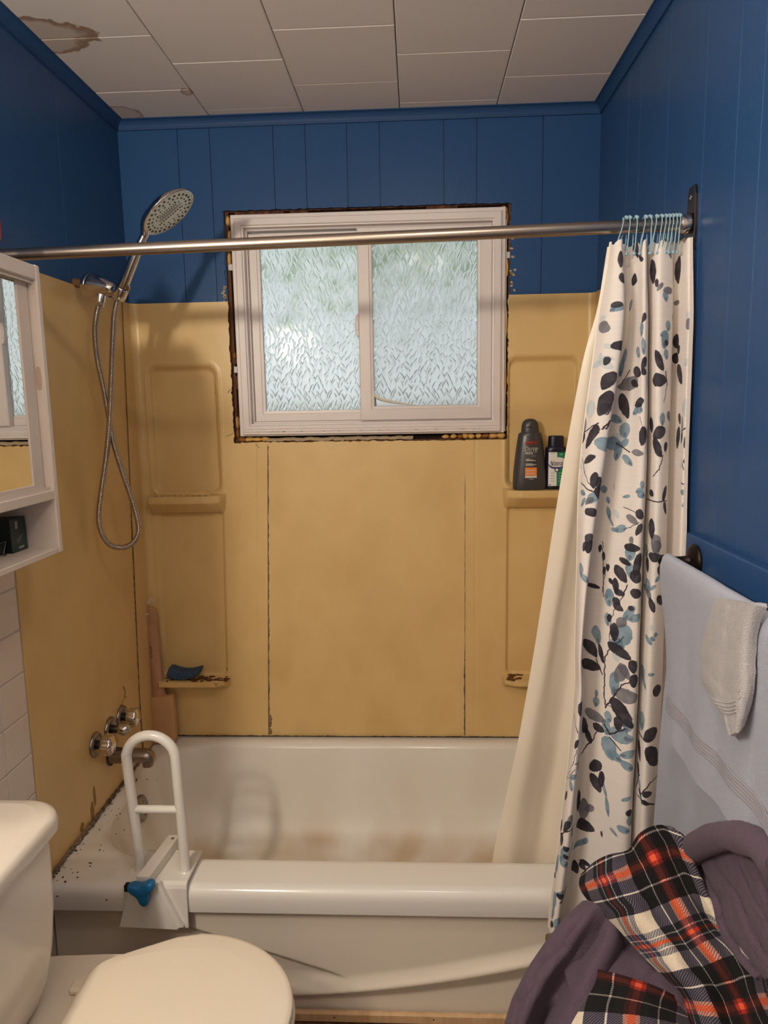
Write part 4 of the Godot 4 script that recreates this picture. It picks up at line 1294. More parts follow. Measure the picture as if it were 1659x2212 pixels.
func surround() -> void:
	var t := thing("tub_surround", "yellowed cream moulded tub surround panels with soap ledges below the blue paneling", "shower surround")
	var mb := MB.new()
	mb.slab(-0.006, 0.001, 0.372, 1.884, 0.0, 0.797, 0.0015)
	put("side_panel", mb.mesh(), M.cream_acrylic, t)
	mb = MB.new()
	mb.slab(W - 0.001, W + 0.006, 0.372, 1.884, 0.0, 0.797, 0.0015)
	put("side_panel", mb.mesh(), M.cream_acrylic, t)
	mb = MB.new()
	var poly := P2([0.34, 0.372, 1.16, 0.372])
	poly.append_array(ragged(Vector2(1.16, 1.4195), Vector2(0.34, 1.4235), 0.010, 0.0045, 17.0))
	mb.prism(poly, Transform3D(Basis.IDENTITY, V(0, 0, -0.006)), 0.007)
	put("centre_panel", mb.mesh(), M.cream_acrylic, t)
	mb = MB.new()
	corner_panel(mb, true)
	var cl := put("corner_panel", mb.mesh(false), M.cream_acrylic, t)
	mb = MB.new()
	corner_panel(mb, false)
	var crp := put("corner_panel", mb.mesh(false), M.cream_acrylic, t)
	# grime down the lapped joints
	mb = MB.new()
	ribbon(mb, line_pts(V(0.4408, 1.41, 0.0012), V(0.4008, 0.378, 0.0012), 150), Vector3.RIGHT, Vector3.BACK, 0.0022, 5.0, 0.25)
	ribbon(mb, line_pts(V(0.0, 1.86, 0.069), V(0.0, 1.0, 0.122), 120), Vector3.BACK, Vector3.RIGHT, 0.0014, 8.0, -0.5)
	ribbon(mb, line_pts(V(0.0008, 1.2, 0.115), V(0.0008, 0.39, 0.157), 150), Vector3.BACK, Vector3.RIGHT, 0.0042, 23.0, 0.2)
	ribbon(mb, line_pts(V(1.1022, 0.66, 0.0012), V(1.1022, 0.378, 0.0012), 60), Vector3.RIGHT, Vector3.BACK, 0.0032, 35.0, 0.3)
	ribbon(mb, line_pts(V(1.1025, 1.30, 0.0012), V(1.1022, 0.66, 0.0012), 90), Vector3.RIGHT, Vector3.BACK, 0.0010, 65.0, 0.1)
	ribbon(mb, line_pts(V(0.406, 0.46, 0.0014), V(0.405, 0.38, 0.0014), 20), Vector3.RIGHT, Vector3.BACK, 0.006, 75.0, -0.2)
	put("joint_grime", mb.mesh(false), M.caulk, t, "stuff")
	# hairline cracks from the cut-out and above the faucet
	mb = MB.new()
	crack([0.326, 1.455, 0.006, 0.314, 1.448, 0.0055, 0.30, 1.446, 0.0052], 0.0006, mb)
	crack([0.326, 1.60, 0.006, 0.318, 1.595, 0.006, 0.314, 1.588, 0.006], 0.0006, mb)
	crack([0.40, 1.42, 0.006, 0.405, 1.412, 0.006, 0.412, 1.404, 0.006], 0.0006, mb)
	crack([0.0022, 0.668, 0.27, 0.0022, 0.648, 0.262, 0.0022, 0.632, 0.268, 0.0022, 0.626, 0.252], 0.0008, mb)
	crack([0.0022, 0.632, 0.268, 0.0022, 0.624, 0.285, 0.0022, 0.615, 0.31], 0.0005, mb)
	put("hairline_crack", mb.mesh(), M.grime, t, "stuff")
	# slots and stains on the ledges
	mb = MB.new()
	for k in 9:
		mb.slab(0.060 + 0.021 * k, 0.072 + 0.021 * k, 1.2496, 1.2506, 0.0505, 0.0545)
	put("drain_slots", mb.mesh(), M.grime, cl, "stuff")
	mb = MB.new()
	var rows := []
	for k in 17:
		var s := k / 16.0
		rows.append(P3([0.16 + 0.085 * s, 1.2505, 0.038, 0.16 + 0.085 * s, 1.2505 + 0.011 * sin(PI * s), 0.030, 0.16 + 0.085 * s, 1.2505 + 0.016 * sin(PI * s), 0.012]))
	mb.sheet(rows, 0.0012)
	put("lifted_flake", mb.mesh(), M.cream_acrylic, cl)
	for s in [[0.168, 0.272, 0.6003, 0.040, cl, 26], [1.245, 1.30, 0.6053, 0.036, crp, 10], [1.255, 1.30, 0.605, 0.02, crp, 6], [0.05, 0.17, 0.600, 0.045, cl, 10]]:
		mb = MB.new()
		for k in s[5]:
			blob(mb, V(lerpf(s[0], s[1], rng.randf()), s[2], s[3] + rng.randf_range(-0.028, 0.018)), V(rng.randf_range(0.003, 0.013), rng.randf_range(0.0008, 0.003), rng.randf_range(0.003, 0.010)), k * 41.0, 0.6, 6)
		put("rust_stain", mb.mesh(), M.rust, s[4], "stuff")
	mb = MB.new()
	for k in 5:   # rust runs on the back of the low niche
		var x := 0.205 + 0.012 * k + rng.randf() * 0.006
		blob(mb, V(x, 0.618 + rng.randf() * 0.012, -0.0085), V(0.004 + rng.randf() * 0.004, 0.006 + rng.randf() * 0.006, 0.0012), k * 91.0, 0.7, 6)
	crack([0.268, 0.602, 0.0, 0.262, 0.612, 0.0, 0.258, 0.628, -0.006], 0.0016, mb)
	crack([0.232, 0.6, 0.0655, 0.238, 0.588, 0.0665, 0.246, 0.597, 0.066], 0.0010, mb)
	put("rust_stain", mb.mesh(), M.rust, cl, "stuff")
	mb = MB.new()   # small brown drips low on the faucet side
	for q in [[0.0014, 0.40, 0.535, 0.010, 0.030], [0.0014, 0.435, 0.515, 0.007, 0.030], [0.0014, 0.395, 0.60, 0.012, 0.010]]:
		blob(mb, V(q[0], q[1], q[2]), V(0.0008, q[4], q[3]), q[2] * 900.0, 0.5, 8)
	put("brown_drip", mb.mesh(), mat("drip", srgb(150, 110, 50), 0.5), t, "stuff")

# ---------------------------------------------------------------- bathtub
func bathtub() -> void:
	var t := thing("bathtub", "white enamel bathtub with stained basin and swooping apron under the window", "bathtub")
	var mb := MB.new()
	var rings := []
	var cols := []
	var spec := [[0.0, W, 0.0, 0.806, 0.012, 0.3005, 0.0], [0.0, W, 0.0, 0.812, 0.014, 0.304, 0.0], [0.0, W, 0.0, 0.813, 0.014, 0.340, 0.0], [0.0, W, 0.0, 0.8115, 0.014, 0.352, 0.0], [0.001, W, 0.0, 0.807, 0.016, 0.361, 0.0], [0.002, W - 0.001, 0.001, 0.799, 0.018, 0.3675, 0.0], [0.004, W - 0.003, 0.003, 0.786, 0.02, 0.370, 0.0],
		[0.020, 1.495, 0.030, 0.712, 0.19, 0.370, 0.0], [0.032, 1.485, 0.044, 0.698, 0.20, 0.3685, 0.0], [0.040, 1.475, 0.052, 0.690, 0.20, 0.364, 0.05], [0.046, 1.468, 0.058, 0.684, 0.20, 0.355, 0.1], [0.053, 1.455, 0.066, 0.676, 0.20, 0.32, 0.1], [0.062, 1.43, 0.075, 0.668, 0.20, 0.26, 0.12], [0.074, 1.40, 0.086, 0.660, 0.19, 0.20, 0.16], [0.092, 1.36, 0.099, 0.648, 0.18, 0.14, 0.14], [0.115, 1.32, 0.118, 0.632, 0.17, 0.095, 0.35], [0.15, 1.27, 0.150, 0.60, 0.15, 0.065, 0.75], [0.20, 1.21, 0.20, 0.55, 0.12, 0.054, 0.8], [0.35, 1.05, 0.30, 0.45, 0.05, 0.050, 0.6]]
	for s in spec:
		# more rings than corners need along the long sides, so that stains have somewhere to sit
		var r := rrect(s[0], s[1], s[2], s[3], s[4], s[5], 12)
		var fine := PackedVector3Array()
		for k in r.size() - 1:
			var n := 22 if k % 13 == 12 else 1
			for q in n:
				fine.append(r[k].lerp(r[k + 1], float(q) / n))
		fine.append(fine[0])
		rings.append(fine)
		var cl := PackedColorArray()
		for p in fine:
			var st: float = s[6] * clampf(0.55 + 1.3 * nz.get_noise_2d(p.x * 420.0, p.z * 420.0 + p.y * 300.0), 0.0, 1.0)
			if p.x < 0.13 and s[6] < 0.2:   # dingy faucet-end ledge
				st += 0.22 * clampf(0.3 + 1.6 * nz.get_noise_2d(p.x * 900.0, p.z * 600.0), 0.0, 1.0)
			cl.append(Color(0.82, 0.79, 0.75).lerp(Color(0.52, 0.38, 0.20), clampf(st, 0.0, 1.0)))
		cols.append(cl)
	mb.patch(rings.slice(0, 11), true, [], cols.slice(0, 11))
	put("rim", mb.mesh(false), M.enamel, t)
	mb = MB.new()
	mb.patch(rings.slice(10), true, [], cols.slice(10))
	var last: PackedVector3Array = rings[rings.size() - 1]
	mb.fan(last, true)
	for k in range(mb.c.size() - (last.size() - 1) * 3, mb.c.size()):
		mb.c[k] = Color(0.62, 0.52, 0.40)
	put("basin", mb.mesh(false), M.worn_enamel, t)
	# apron with its swoosh
	var rows := []
	for i in 71:
		var y := lerpf(0.305, 0.0, i / 70.0)
		var row := PackedVector3Array()
		for k in 153:
			var x := W * k / 152.0
			row.append(V(x, y, 0.786 + apron_z(x, y)))
		rows.append(row)
	mb = MB.new()
	mb.patch(rows)
	put("apron", mb.mesh(false), M.enamel_plain, t)
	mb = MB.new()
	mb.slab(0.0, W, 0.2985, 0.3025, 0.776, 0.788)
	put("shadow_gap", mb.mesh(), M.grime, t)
	mb = MB.new()
	var x := along(V(0.0655, 0.300, 0.352), V(1.0, 0.16, 0.0))
	mb.lathe([Vector2(0.0, -0.004), Vector2(0.040, -0.004), Vector2(0.042, 0.0), Vector2(0.040, 0.006), Vector2(0.030, 0.010), Vector2(0.0, 0.012)], x, 28)
	var ov := put("overflow_plate", mb.mesh(), M.worn_chrome, t)
	mb = MB.new()
	mb.box(x * V(-0.002, 0.012, 0.0), V(0.007, 0.008, 0.006), 0.0015, x.basis)
	for s in [-1, 1]:
		blob(mb, x * V(0.0, 0.011, 0.022 * s), V(0.004, 0.003, 0.004), 0.0, 0.0, 6)
	put("trip_lever", mb.mesh(), M.worn_chrome, ov)
	# old sealant where the tub meets the walls
	mb = MB.new()
	ribbon(mb, line_pts(V(0.003, 0.374, 0.80), V(0.003, 0.374, 0.15), 220), V(0.75, -0.1, 0), V(0.5, 0.85, 0), 0.0085, 50.0, 0.42)
	ribbon(mb, line_pts(V(0.004, 0.376, 0.80), V(0.004, 0.376, 0.5), 110), V(0.75, -0.1, 0), V(0.5, 0.85, 0), 0.010, 91.0, 0.05)
	ribbon(mb, line_pts(V(0.06, 0.374, 0.006), V(1.45, 0.374, 0.006), 420), V(0, 0.5, 0.5), V(0, 0.6, 0.8), 0.0062, 130.0, 0.6)
	ribbon(mb, line_pts(V(0.09, 0.375, 0.008), V(0.25, 0.375, 0.008), 60), V(0, 0.5, 0.5), V(0, 0.6, 0.8), 0.008, 230.0, 0.35)
	put("old_caulk", mb.mesh(false), M.caulk, t, "stuff")
	mb = MB.new()   # flecks on the rim
	for k in 46:
		var px := 0.012 + pow(rng.randf(), 2.0) * 0.10
		blob(mb, V(px, 0.3705, rng.randf_range(0.30, 0.80)), V(rng.randf_range(0.0008, 0.0028), 0.0006, rng.randf_range(0.0008, 0.004)), k * 7.0, 0.4, 5)
	for q in [[0.085, 0.3705, 0.735], [0.035, 0.343, 0.8132], [0.16, 0.335, 0.8132]]:
		blob(mb, V(q[0], q[1], q[2]), V(0.003, 0.0015, 0.001), q[0] * 400.0, 0.4, 5)
	put("grime_fleck", mb.mesh(), M.grime, t, "stuff")

func apron_z(x: float, y: float) -> float:
	# ridge: bright shelf that climbs to the right; crease: fades in from the upper left
	var yr := 0.062 + 0.205 * pow(clampf((x - 0.50) / 1.02, 0.0, 1.0), 1.75)
	var d := y - yr
	var z := 0.0
	var amp := 0.013 + 0.009 * clampf((x - 0.55) / 0.6, 0.0, 1.0)
	if d >= 0.0:
		z += amp * pow(1.0 - clampf(d / 0.034, 0.0, 1.0), 1.4)
	else:
		z += amp * pow(1.0 - clampf(-d / (0.022 + 0.030 * clampf((x - 0.6) / 0.6, 0.0, 1.0)), 0.0, 1.0), 1.1)
	var yc := 0.205 - 0.335 * (x - 0.46)
	var left := clampf((0.80 - x) / 0.10, 0.0, 1.0)
	if y < yc:
		z -= 0.012 * left * sstep(0.0, 0.006, yc - y) * sstep(yr + 0.005, yr + 0.05, y)
	return z

# ---------------------------------------------------------------- fixtures
func shower() -> void:
	var t := thing("shower_bracket", "chrome shower arm with bracket and rusty pipe stub on faucet wall", "shower bracket")
	var a := V(0.0, 1.890, 0.380)
	var b := V(0.135, 1.862, 0.420)
	var d: Vector3 = (b - a).normalized()
	var mb := MB.new()
	mb.tube(PackedVector3Array([a - d * 0.01, a + d * 0.02, a + d * 0.05]), [0.0125, 0.0115, 0.0115], 14)
	put("pipe_stub", mb.mesh(), M.rusty_pipe, t)
	mb = MB.new()
	mb.lathe([Vector2(0.0136, 0.042), Vector2(0.0305, 0.043), Vector2(0.0328, 0.047), Vector2(0.0328, 0.055), Vector2(0.0311, 0.0565), Vector2(0.0311, 0.0575), Vector2(0.0333, 0.059), Vector2(0.0333, 0.066), Vector2(0.0316, 0.074), Vector2(0.0282, 0.088), Vector2(0.0237, 0.103), Vector2(0.0192, 0.118), Vector2(0.0147, 0.130), Vector2(0.0, 0.134)], along(a, d), 28)
	put("ball_housing", mb.mesh(), M.chrome, t)
	mb = MB.new()   # outlet nut under the housing
	var q := V(0.0855, 1.868, 0.408)
	mb.lathe([Vector2(0.0, 0.0), Vector2(0.0125, 0.0), Vector2(0.0125, 0.016), Vector2(0.0125, 0.016), Vector2(0.014, 0.017), Vector2(0.0132, 0.038), Vector2(0.0132, 0.038), Vector2(0.0105, 0.040), Vector2(0.0105, 0.050), Vector2(0.0, 0.050)], along(q, V(-0.12, -1, 0.1)), 20)
	put("hose_nut", mb.mesh(), M.chrome, t)
	mb = MB.new()   # open cradle that takes the handle
	var hp := P3(HANDLE)
	var hd := (hp[3] - hp[5]).normalized()
	mb.lathe([Vector2(0.0148, -0.002), Vector2(0.0182, 0.0), Vector2(0.0190, 0.012), Vector2(0.0188, 0.030), Vector2(0.0160, 0.033)], along(hp[5] - hd * 0.004, hd), 24)
	mb.tube(PackedVector3Array([a + d * 0.122, hp[5] + hd * 0.012 - d * 0.006]), 0.0125, 14)
	put("bracket", mb.mesh(), M.chrome, t)
	# hand shower
	t = thing("hand_shower", "round chrome hand shower with pale spray face resting in wall bracket", "shower head")
	var path := spline(hp, 8)
	var rad := []
	for k in path.size():
		var s := float(k) / (path.size() - 1)
		rad.append(lerpf(0.0098, 0.0142, sstep(0.0, 0.45, s)) if s < 0.78 else 0.0150)
	mb = MB.new()
	mb.tube(path, rad, 20)
	put("handle", mb.mesh(), M.chrome, t)
	mb = MB.new()
	mb.lathe([Vector2(0.0152, 0.0), Vector2(0.0156, 0.001), Vector2(0.0156, 0.002), Vector2(0.0152, 0.003)], along(path[30], path[30] - path[31]), 20)
	put("collar_ring", mb.mesh(), M.dark_steel, t)
	mb = MB.new()
	mb.box(hp[3].lerp(hp[4], 0.75) + V(0.017, -0.004, 0.004), V(0.006, 0.020, 0.010), 0.002, along(Vector3.ZERO, hd).basis)
	put("lock_tab", mb.mesh(), M.chrome, t)
	var c := V(HEAD_AT[0], HEAD_AT[1], HEAD_AT[2])
	var n := V(HEAD_N[0], HEAD_N[1], HEAD_N[2])
	var m := V(HEAD_M[0], HEAD_M[1], HEAD_M[2])
	m = (m - n * m.dot(n)).normalized()
	var x := Transform3D(Basis(m, n, m.cross(n)), c)   # local y out of the spray face
	var R := 0.079
	mb = MB.new()
	mb.lathe([Vector2(0.0, -0.034), Vector2(0.022, -0.033), Vector2(0.045, -0.027), Vector2(0.066, -0.016), Vector2(R - 0.001, -0.006), Vector2(R + 0.0015, -0.001), Vector2(R + 0.001, 0.002), Vector2(R - 0.002, 0.003), Vector2(R - 0.003, 0.001)], x, 40)
	mb.tube(spline(PackedVector3Array([x * V(-0.035, -0.026, 0), x * V(-0.066, -0.014, 0), hp[0], hp[0].lerp(hp[1], 0.3)]), 5), [0.016, 0.016, 0.016, 0.016, 0.015, 0.014, 0.013, 0.012, 0.0115, 0.011, 0.0108, 0.0105, 0.0102, 0.010, 0.010, 0.010], 14)
	put("head_shell", mb.mesh(), M.chrome, t)
	mb = MB.new()
	mb.lathe([Vector2(0.0, 0.0032), Vector2(0.05, 0.0030), Vector2(0.070, 0.0024), Vector2(R - 0.0028, 0.0008)], x, 40)
	var face := put("spray_face", mb.mesh(false), M.spray_face, t)
	mb = MB.new()
	var hole := func(u: float, w: float, r: float) -> void:
		mb.lathe([Vector2(0.0, 0.0046), Vector2(r * 0.8, 0.0044), Vector2(r * 1.32, 0.0026)], Transform3D(x.basis, x * V(u, 0, w)), 8)
	for k in 26:
		var g := TAU * k / 26
		hole.call(cos(g) * 0.066, sin(g) * 0.066, 0.0031)
	for k in 22:
		var g := TAU * (k + 0.5) / 22
		hole.call(cos(g) * 0.054, sin(g) * 0.054, 0.0020 if k % 2 else 0.0027)
	for k in 16:
		var g := TAU * k / 16
		if absf(sin(g)) > 0.3:
			hole.call(cos(g) * 0.041, sin(g) * 0.041, 0.0021)
	for k in 9:
		hole.call(-0.032 + 0.008 * k, 0.013, 0.0024)
		hole.call(-0.030 + 0.0075 * k, -0.024, 0.0017)
		hole.call(-0.026 + 0.0066 * k, -0.014, 0.0021)
	put("nozzles", mb.mesh(false), M.rubber, face, "stuff")
	mb = MB.new()
	var sl := PackedVector2Array()
	for k in 16:
		var g := TAU * k / 16
		sl.append(Vector2(cos(g) * 0.040, sin(g) * 0.0052))
	mb.prism(sl, Transform3D(Basis(x.basis.x, -x.basis.z, x.basis.y), x * V(0.004, 0.0026, -0.001)), 0.0012)
	put("centre_slot", mb.mesh(), M.worn_chrome, face)
	# hose
	path = spline(P3(HOSE), 40)
	rad = []
	var len := 0.0
	var fine := PackedVector3Array()
	var rr := []
	var step := 0.0009
	var carry := 0.0
	for k in path.size() - 1:
		var l := path[k].distance_to(path[k + 1])
		while carry < l:
			fine.append(path[k].lerp(path[k + 1], carry / l))
			rr.append(0.0074 + 0.0006 * cos(TAU * (len + carry) / 0.0044))
			carry += step
		carry -= l
		len += l
	mb = MB.new()
	mb.tube(fine, rr, 10)
	var o := put("shower_hose", mb.mesh(), M.hose_steel, self)
	tag(o, "ribbed chrome shower hose hanging in a long crossed loop", "shower hose")

func faucet() -> void:
	var lab := ["faceted chrome tub faucet knob on the left, nearest the toilet", "small rounded chrome diverter handle between two faceted knobs", "faceted chrome tub faucet knob farthest back, nearest the window wall"]
	var zs := [0.487, 0.387, 0.302]
	for i in 3:
		var t := thing("faucet_knob" if i != 1 else "diverter_handle", lab[i], "faucet handle", V(0, 0.581, zs[i]), "faucet handles on the side wall")
		var x := along(Vector3.ZERO, Vector3.RIGHT)
		var mb := MB.new()
		mb.lathe([Vector2(0.0, 0.0), Vector2(0.036, 0.0), Vector2(0.037, 0.003), Vector2(0.035, 0.008), Vector2(0.031, 0.011), Vector2(0.029, 0.010), Vector2(0.026, 0.006), Vector2(0.0, 0.006)], x, 28)
		put("escutcheon", mb.mesh(), M.worn_chrome, t)
		mb = MB.new()
		mb.lathe([Vector2(0.013, 0.004), Vector2(0.012, 0.022), Vector2(0.011, 0.03), Vector2(0.0, 0.03)], x, 16)
		put("stem", mb.mesh(), M.dark_steel, t)
		mb = MB.new()
		if i == 1:
			mb.lathe([Vector2(0.0, 0.028), Vector2(0.013, 0.028), Vector2(0.0145, 0.031), Vector2(0.0165, 0.040), Vector2(0.0165, 0.048), Vector2(0.013, 0.058), Vector2(0.007, 0.065), Vector2(0.0, 0.067)], x, 20)
			mb.box(V(0.046, -0.014, 0.004), V(0.018, 0.012, 0.009), 0.003)
		else:   # fluted knob
			var rings := []
			for q in [[0.024, 0.024], [0.027, 0.026], [0.0282, 0.034], [0.0282, 0.048], [0.027, 0.054], [0.020, 0.059], [0.009, 0.061]]:
				var ring := PackedVector3Array()
				for k in 61:
					var a := TAU * (k % 60) / 60
					var f := 1.0 - 0.10 * pow(0.5 + 0.5 * cos(a * 6.0 + (0.4 if i else 0.0)), 3.0) * sstep(0.065, 0.05, q[1])
					ring.append(V(q[1], cos(a) * q[0] * f, sin(a) * q[0] * f))
				rings.append(ring)
			mb.loft(rings)
		put("knob", mb.mesh(), M.chrome, t)
		if i != 1:
			for k in 6:
				var a := TAU * (k + 0.5) / 6 - (0.4 / 6 if i else 0.0)
				mb = MB.new()
				mb.box(V(0.040, cos(a) * 0.0288, sin(a) * 0.0288), V(0.026, 0.004, 0.0065), 0.0015, Basis(Vector3.RIGHT, a))
				put("grip_rib", mb.mesh(), M.chrome, t)
	var s := thing("tub_spout", "dull chrome tub spout below the three faucet handles", "spout")
	var mb := MB.new()
	var rings := []
	for q in [[0.000, 0.499, 0.026, 0.026], [0.004, 0.499, 0.027, 0.027], [0.030, 0.499, 0.0255, 0.026], [0.060, 0.4985, 0.024, 0.025], [0.090, 0.499, 0.023, 0.024], [0.112, 0.4985, 0.0225, 0.023], [0.124, 0.4965, 0.0205, 0.0215], [0.132, 0.493, 0.016, 0.018], [0.137, 0.489, 0.010, 0.012]]:
		var ring := PackedVector3Array()
		for k in 25:
			var a := TAU * (k % 24) / 24
			ring.append(V(q[0], q[1] + q[2] * cos(a) * (1.0 if cos(a) > 0 else 0.85), 0.395 + q[3] * sin(a)))
		rings.append(ring)
	mb.loft(rings)
	put("spout_body", mb.mesh(), M.worn_chrome, s)
	mb = MB.new()
	mb.lathe([Vector2(0.0, 0.0), Vector2(0.0155, 0.0), Vector2(0.0165, 0.012), Vector2(0.0165, 0.024), Vector2(0.014, 0.025), Vector2(0.0, 0.02)], along(V(0.116, 0.492, 0.395), Vector3.DOWN), 18)
	put("outlet", mb.mesh(), M.worn_chrome, s)
	mb = MB.new()
	mb.lathe([Vector2(0.0, 0.0), Vector2(0.029, 0.0), Vector2(0.030, 0.004), Vector2(0.0265, 0.007)], along(V(0.001, 0.499, 0.395), Vector3.RIGHT), 20)
	put("collar", mb.mesh(), M.dark_steel, s)

func rod_at(x: float) -> Vector3:
	return V(0, 1.8785, 0.80).lerp(V(W, 1.9035, 0.80), x / W)

func curtain_rod() -> void:
	var t := thing("shower_rod", "brushed steel shower curtain rod spanning the tub between two walls", "curtain rod")
	var mb := MB.new()
	mb.tube(PackedVector3Array([rod_at(0.002), rod_at(0.5), rod_at(1.0), rod_at(W - 0.002)]), 0.0130, 24)
	put("rod", mb.mesh(), M.brushed_steel, t)
	for s in 2:
		mb = MB.new()
		var o := rod_at(0.0 if s == 0 else W)
		var pl := P2([-0.022, -0.052, 0.022, -0.052, 0.025, -0.01, 0.020, 0.055, 0.014, 0.074, -0.014, 0.074, -0.020, 0.055, -0.025, -0.01])
		var bs := Basis(Vector3.FORWARD, Vector3.UP, Vector3.RIGHT) if s == 0 else Basis(Vector3.BACK, Vector3.UP, Vector3.LEFT)
		mb.prism(pl, Transform3D(bs, o + V(0.0005 if s == 0 else 0.0025, 0, 0)), 0.006, 0.0015)
		put("flange", mb.mesh(), M.dark_steel, t)
		mb = MB.new()
		mb.lathe([Vector2(0.0142, 0.003), Vector2(0.020, 0.004), Vector2(0.021, 0.009), Vector2(0.0175, 0.024), Vector2(0.0165, 0.026), Vector2(0.0133, 0.026)], along(o, Vector3.RIGHT if s == 0 else Vector3.LEFT), 20)
		put("cup", mb.mesh(), M.chrome, t)
		for y in [0.052, -0.036]:
			mb = MB.new()
			blob(mb, o + V(0.0075 if s == 0 else -0.0045, y, 0), V(0.0025, 0.005, 0.005), 0.0, 0.0, 6)
			put("screw", mb.mesh(), M.chrome, t)

func curtain_surface(per_u: int, per_v: int) -> Array:
	# rows from top to bottom; each row follows the folds from the free edge to the wall
	var rows := []
	var uvs := []
	var y_top: float = CURTAIN_Y[0]
	var wide := 0.520
	for i in 7:
		for s in per_v + (1 if i == 6 else 0):
			var t := float(s) / per_v
			var row := PackedVector3Array()
			var uv := PackedVector2Array()
			var y: float = lerpf(CURTAIN_Y[i], CURTAIN_Y[i + 1], t)
			var px := []
			for k in 18:
				var g = func(A: Array, q: int) -> float: return A[k * 8 + clampi(q, 0, 7)]
				px.append(Vector2(cr(g.call(CURTAIN_X, i - 1), g.call(CURTAIN_X, i), g.call(CURTAIN_X, i + 1), g.call(CURTAIN_X, i + 2), t), cr(g.call(CURTAIN_Z, i - 1), g.call(CURTAIN_Z, i), g.call(CURTAIN_Z, i + 1), g.call(CURTAIN_Z, i + 2), t)))
			for k in 17:
				for w in per_u + (1 if k == 16 else 0):
					var q := float(w) / per_u
					var p: Vector2 = cr(px[maxi(k - 1, 0)], px[k], px[k + 1], px[mini(k + 2, 17)], q)
					var u: float = lerpf(CURTAIN_U[k], CURTAIN_U[k + 1], q)
					var yy := y
					if i == 0:   # the top hem sags between the hooks
						yy -= (1.0 - t) * 0.009 * pow(sin(u * 64.0), 2.0)
					p.y += 0.0022 * nz.get_noise_2d(u * 900.0, y * 260.0)
					row.append(V(minf(p.x, W - 0.004), yy, p.y))
					uv.append(Vector2(u / wide, (y_top - y) / 1.56))
			rows.append(row)
			uvs.append(uv)
	return [rows, uvs]

func curtain() -> void:
	var t := thing("shower_curtain", "white cloth shower curtain printed with navy and blue leaves, bunched by right wall", "shower curtain")
	var s := curtain_surface(7, 14)
	var mb := MB.new()
	mb.sheet(s[0], 0.0016, s[1])
	put("cloth", mb.mesh(), M.curtain, t)
	mb = MB.new()   # the stitched edge hem
	var rows := []
	for r in s[0]:
		rows.append(PackedVector3Array([r[0] + V(-0.0015, 0, 0.0), r[0] + V(0.001, 0, 0.0025), r[0] + V(0.003, 0, 0.002)]))
	mb.sheet(rows, 0.001)
	put("side_hem", mb.mesh(), M.liner, t)
	# liner, tucked inside the tub
	var ctl := []
	var ys := [1.866, 1.74, 1.61, 1.33, 0.939, 0.68, 0.37, 0.25]
	var xl := [1.353, 1.335, 1.3085, 1.272, 1.2235, 1.187, 1.139, 1.130]
	var zc := [0.775, 0.765, 0.755, 0.73, 0.69, 0.668, 0.636, 0.628]
	for i in 8:
		var row := PackedVector3Array()
		for k in 9:
			var f := k / 8.0
			var x: float = lerpf(xl[i], 1.470, f) + 0.003 * sin(i * 1.7 + k * 2.1)
			var amp: float = lerpf(0.006, 0.016, i / 7.0)
			row.append(V(x, ys[i], zc[i] + amp * [0.3, 0.9, -0.2, -0.9, 0.5, 0.8, -0.7, -0.5, 0.2][k]))
		ctl.append(row)
	mb = MB.new()
	rows = weave(ctl, 10, 7)
	for r in rows.size():
		for k in rows[r].size():
			rows[r][k].z += 0.0025 * nz.get_noise_2d(rows[r][k].x * 500.0, rows[r][k].y * 420.0)
	mb.sheet(rows, 0.0008)
	var o := put("curtain_liner", mb.mesh(), M.liner, self)
	tag(o, "plain cream curtain liner tucked inside the tub beside the printed curtain", "curtain liner")
	# hooks
	var order := ["first", "second", "third", "fourth", "fifth", "sixth", "seventh", "eighth", "ninth", "tenth", "eleventh", "twelfth"]
	var at := [1.384, 1.391, 1.405, 1.424, 1.433, 1.447, 1.457, 1.466, 1.473, 1.480, 1.487, 1.493]
	var lean := [-0.024, -0.006, -0.004, -0.012, 0.0, -0.012, -0.008, -0.010, -0.008, -0.008, -0.006, -0.004]
	for k in 12:
		var c := rod_at(at[k])
		var h := thing("curtain_hook", "pale blue beaded curtain hook, %s from the left along the rod" % order[k], "curtain hook", c, "pale blue hooks on the curtain rod")
		var p := PackedVector3Array()
		p.append(V(lean[k], -0.055, 0.010))
		p.append(V(lean[k] * 0.9, -0.040, 0.014))
		for q in 9:
			var a := lerpf(-0.6, PI + 0.5, q / 8.0)
			p.append(V(lean[k] * 0.5 * (1.0 - q / 8.0), sin(a) * 0.0175, cos(a) * 0.0170))
		p.append(V(lean[k] * 0.4, -0.034, -0.012))
		p.append(V(lean[k] * 0.8, -0.046, -0.008))
		mb = MB.new()
		mb.tube(spline(p, 5), 0.0014, 6)
		put("wire", mb.mesh(), M.ring_plastic, h)
		mb = MB.new()
		for q in 3:
			var a := 0.95 + 0.55 * q
			blob(mb, V(0, sin(a) * 0.0185, cos(a) * 0.0185), V(0.0038, 0.0038, 0.0038), 0.0, 0.0, 6)
		put("roller_beads", mb.mesh(), M.ring_plastic, h)
		mb = MB.new()
		blob(mb, V(lean[k], -0.0575, 0.010), V(0.0038, 0.0038, 0.0038), 0.0, 0.0, 6)
		put("end_bead", mb.mesh(), M.ring_plastic, h)

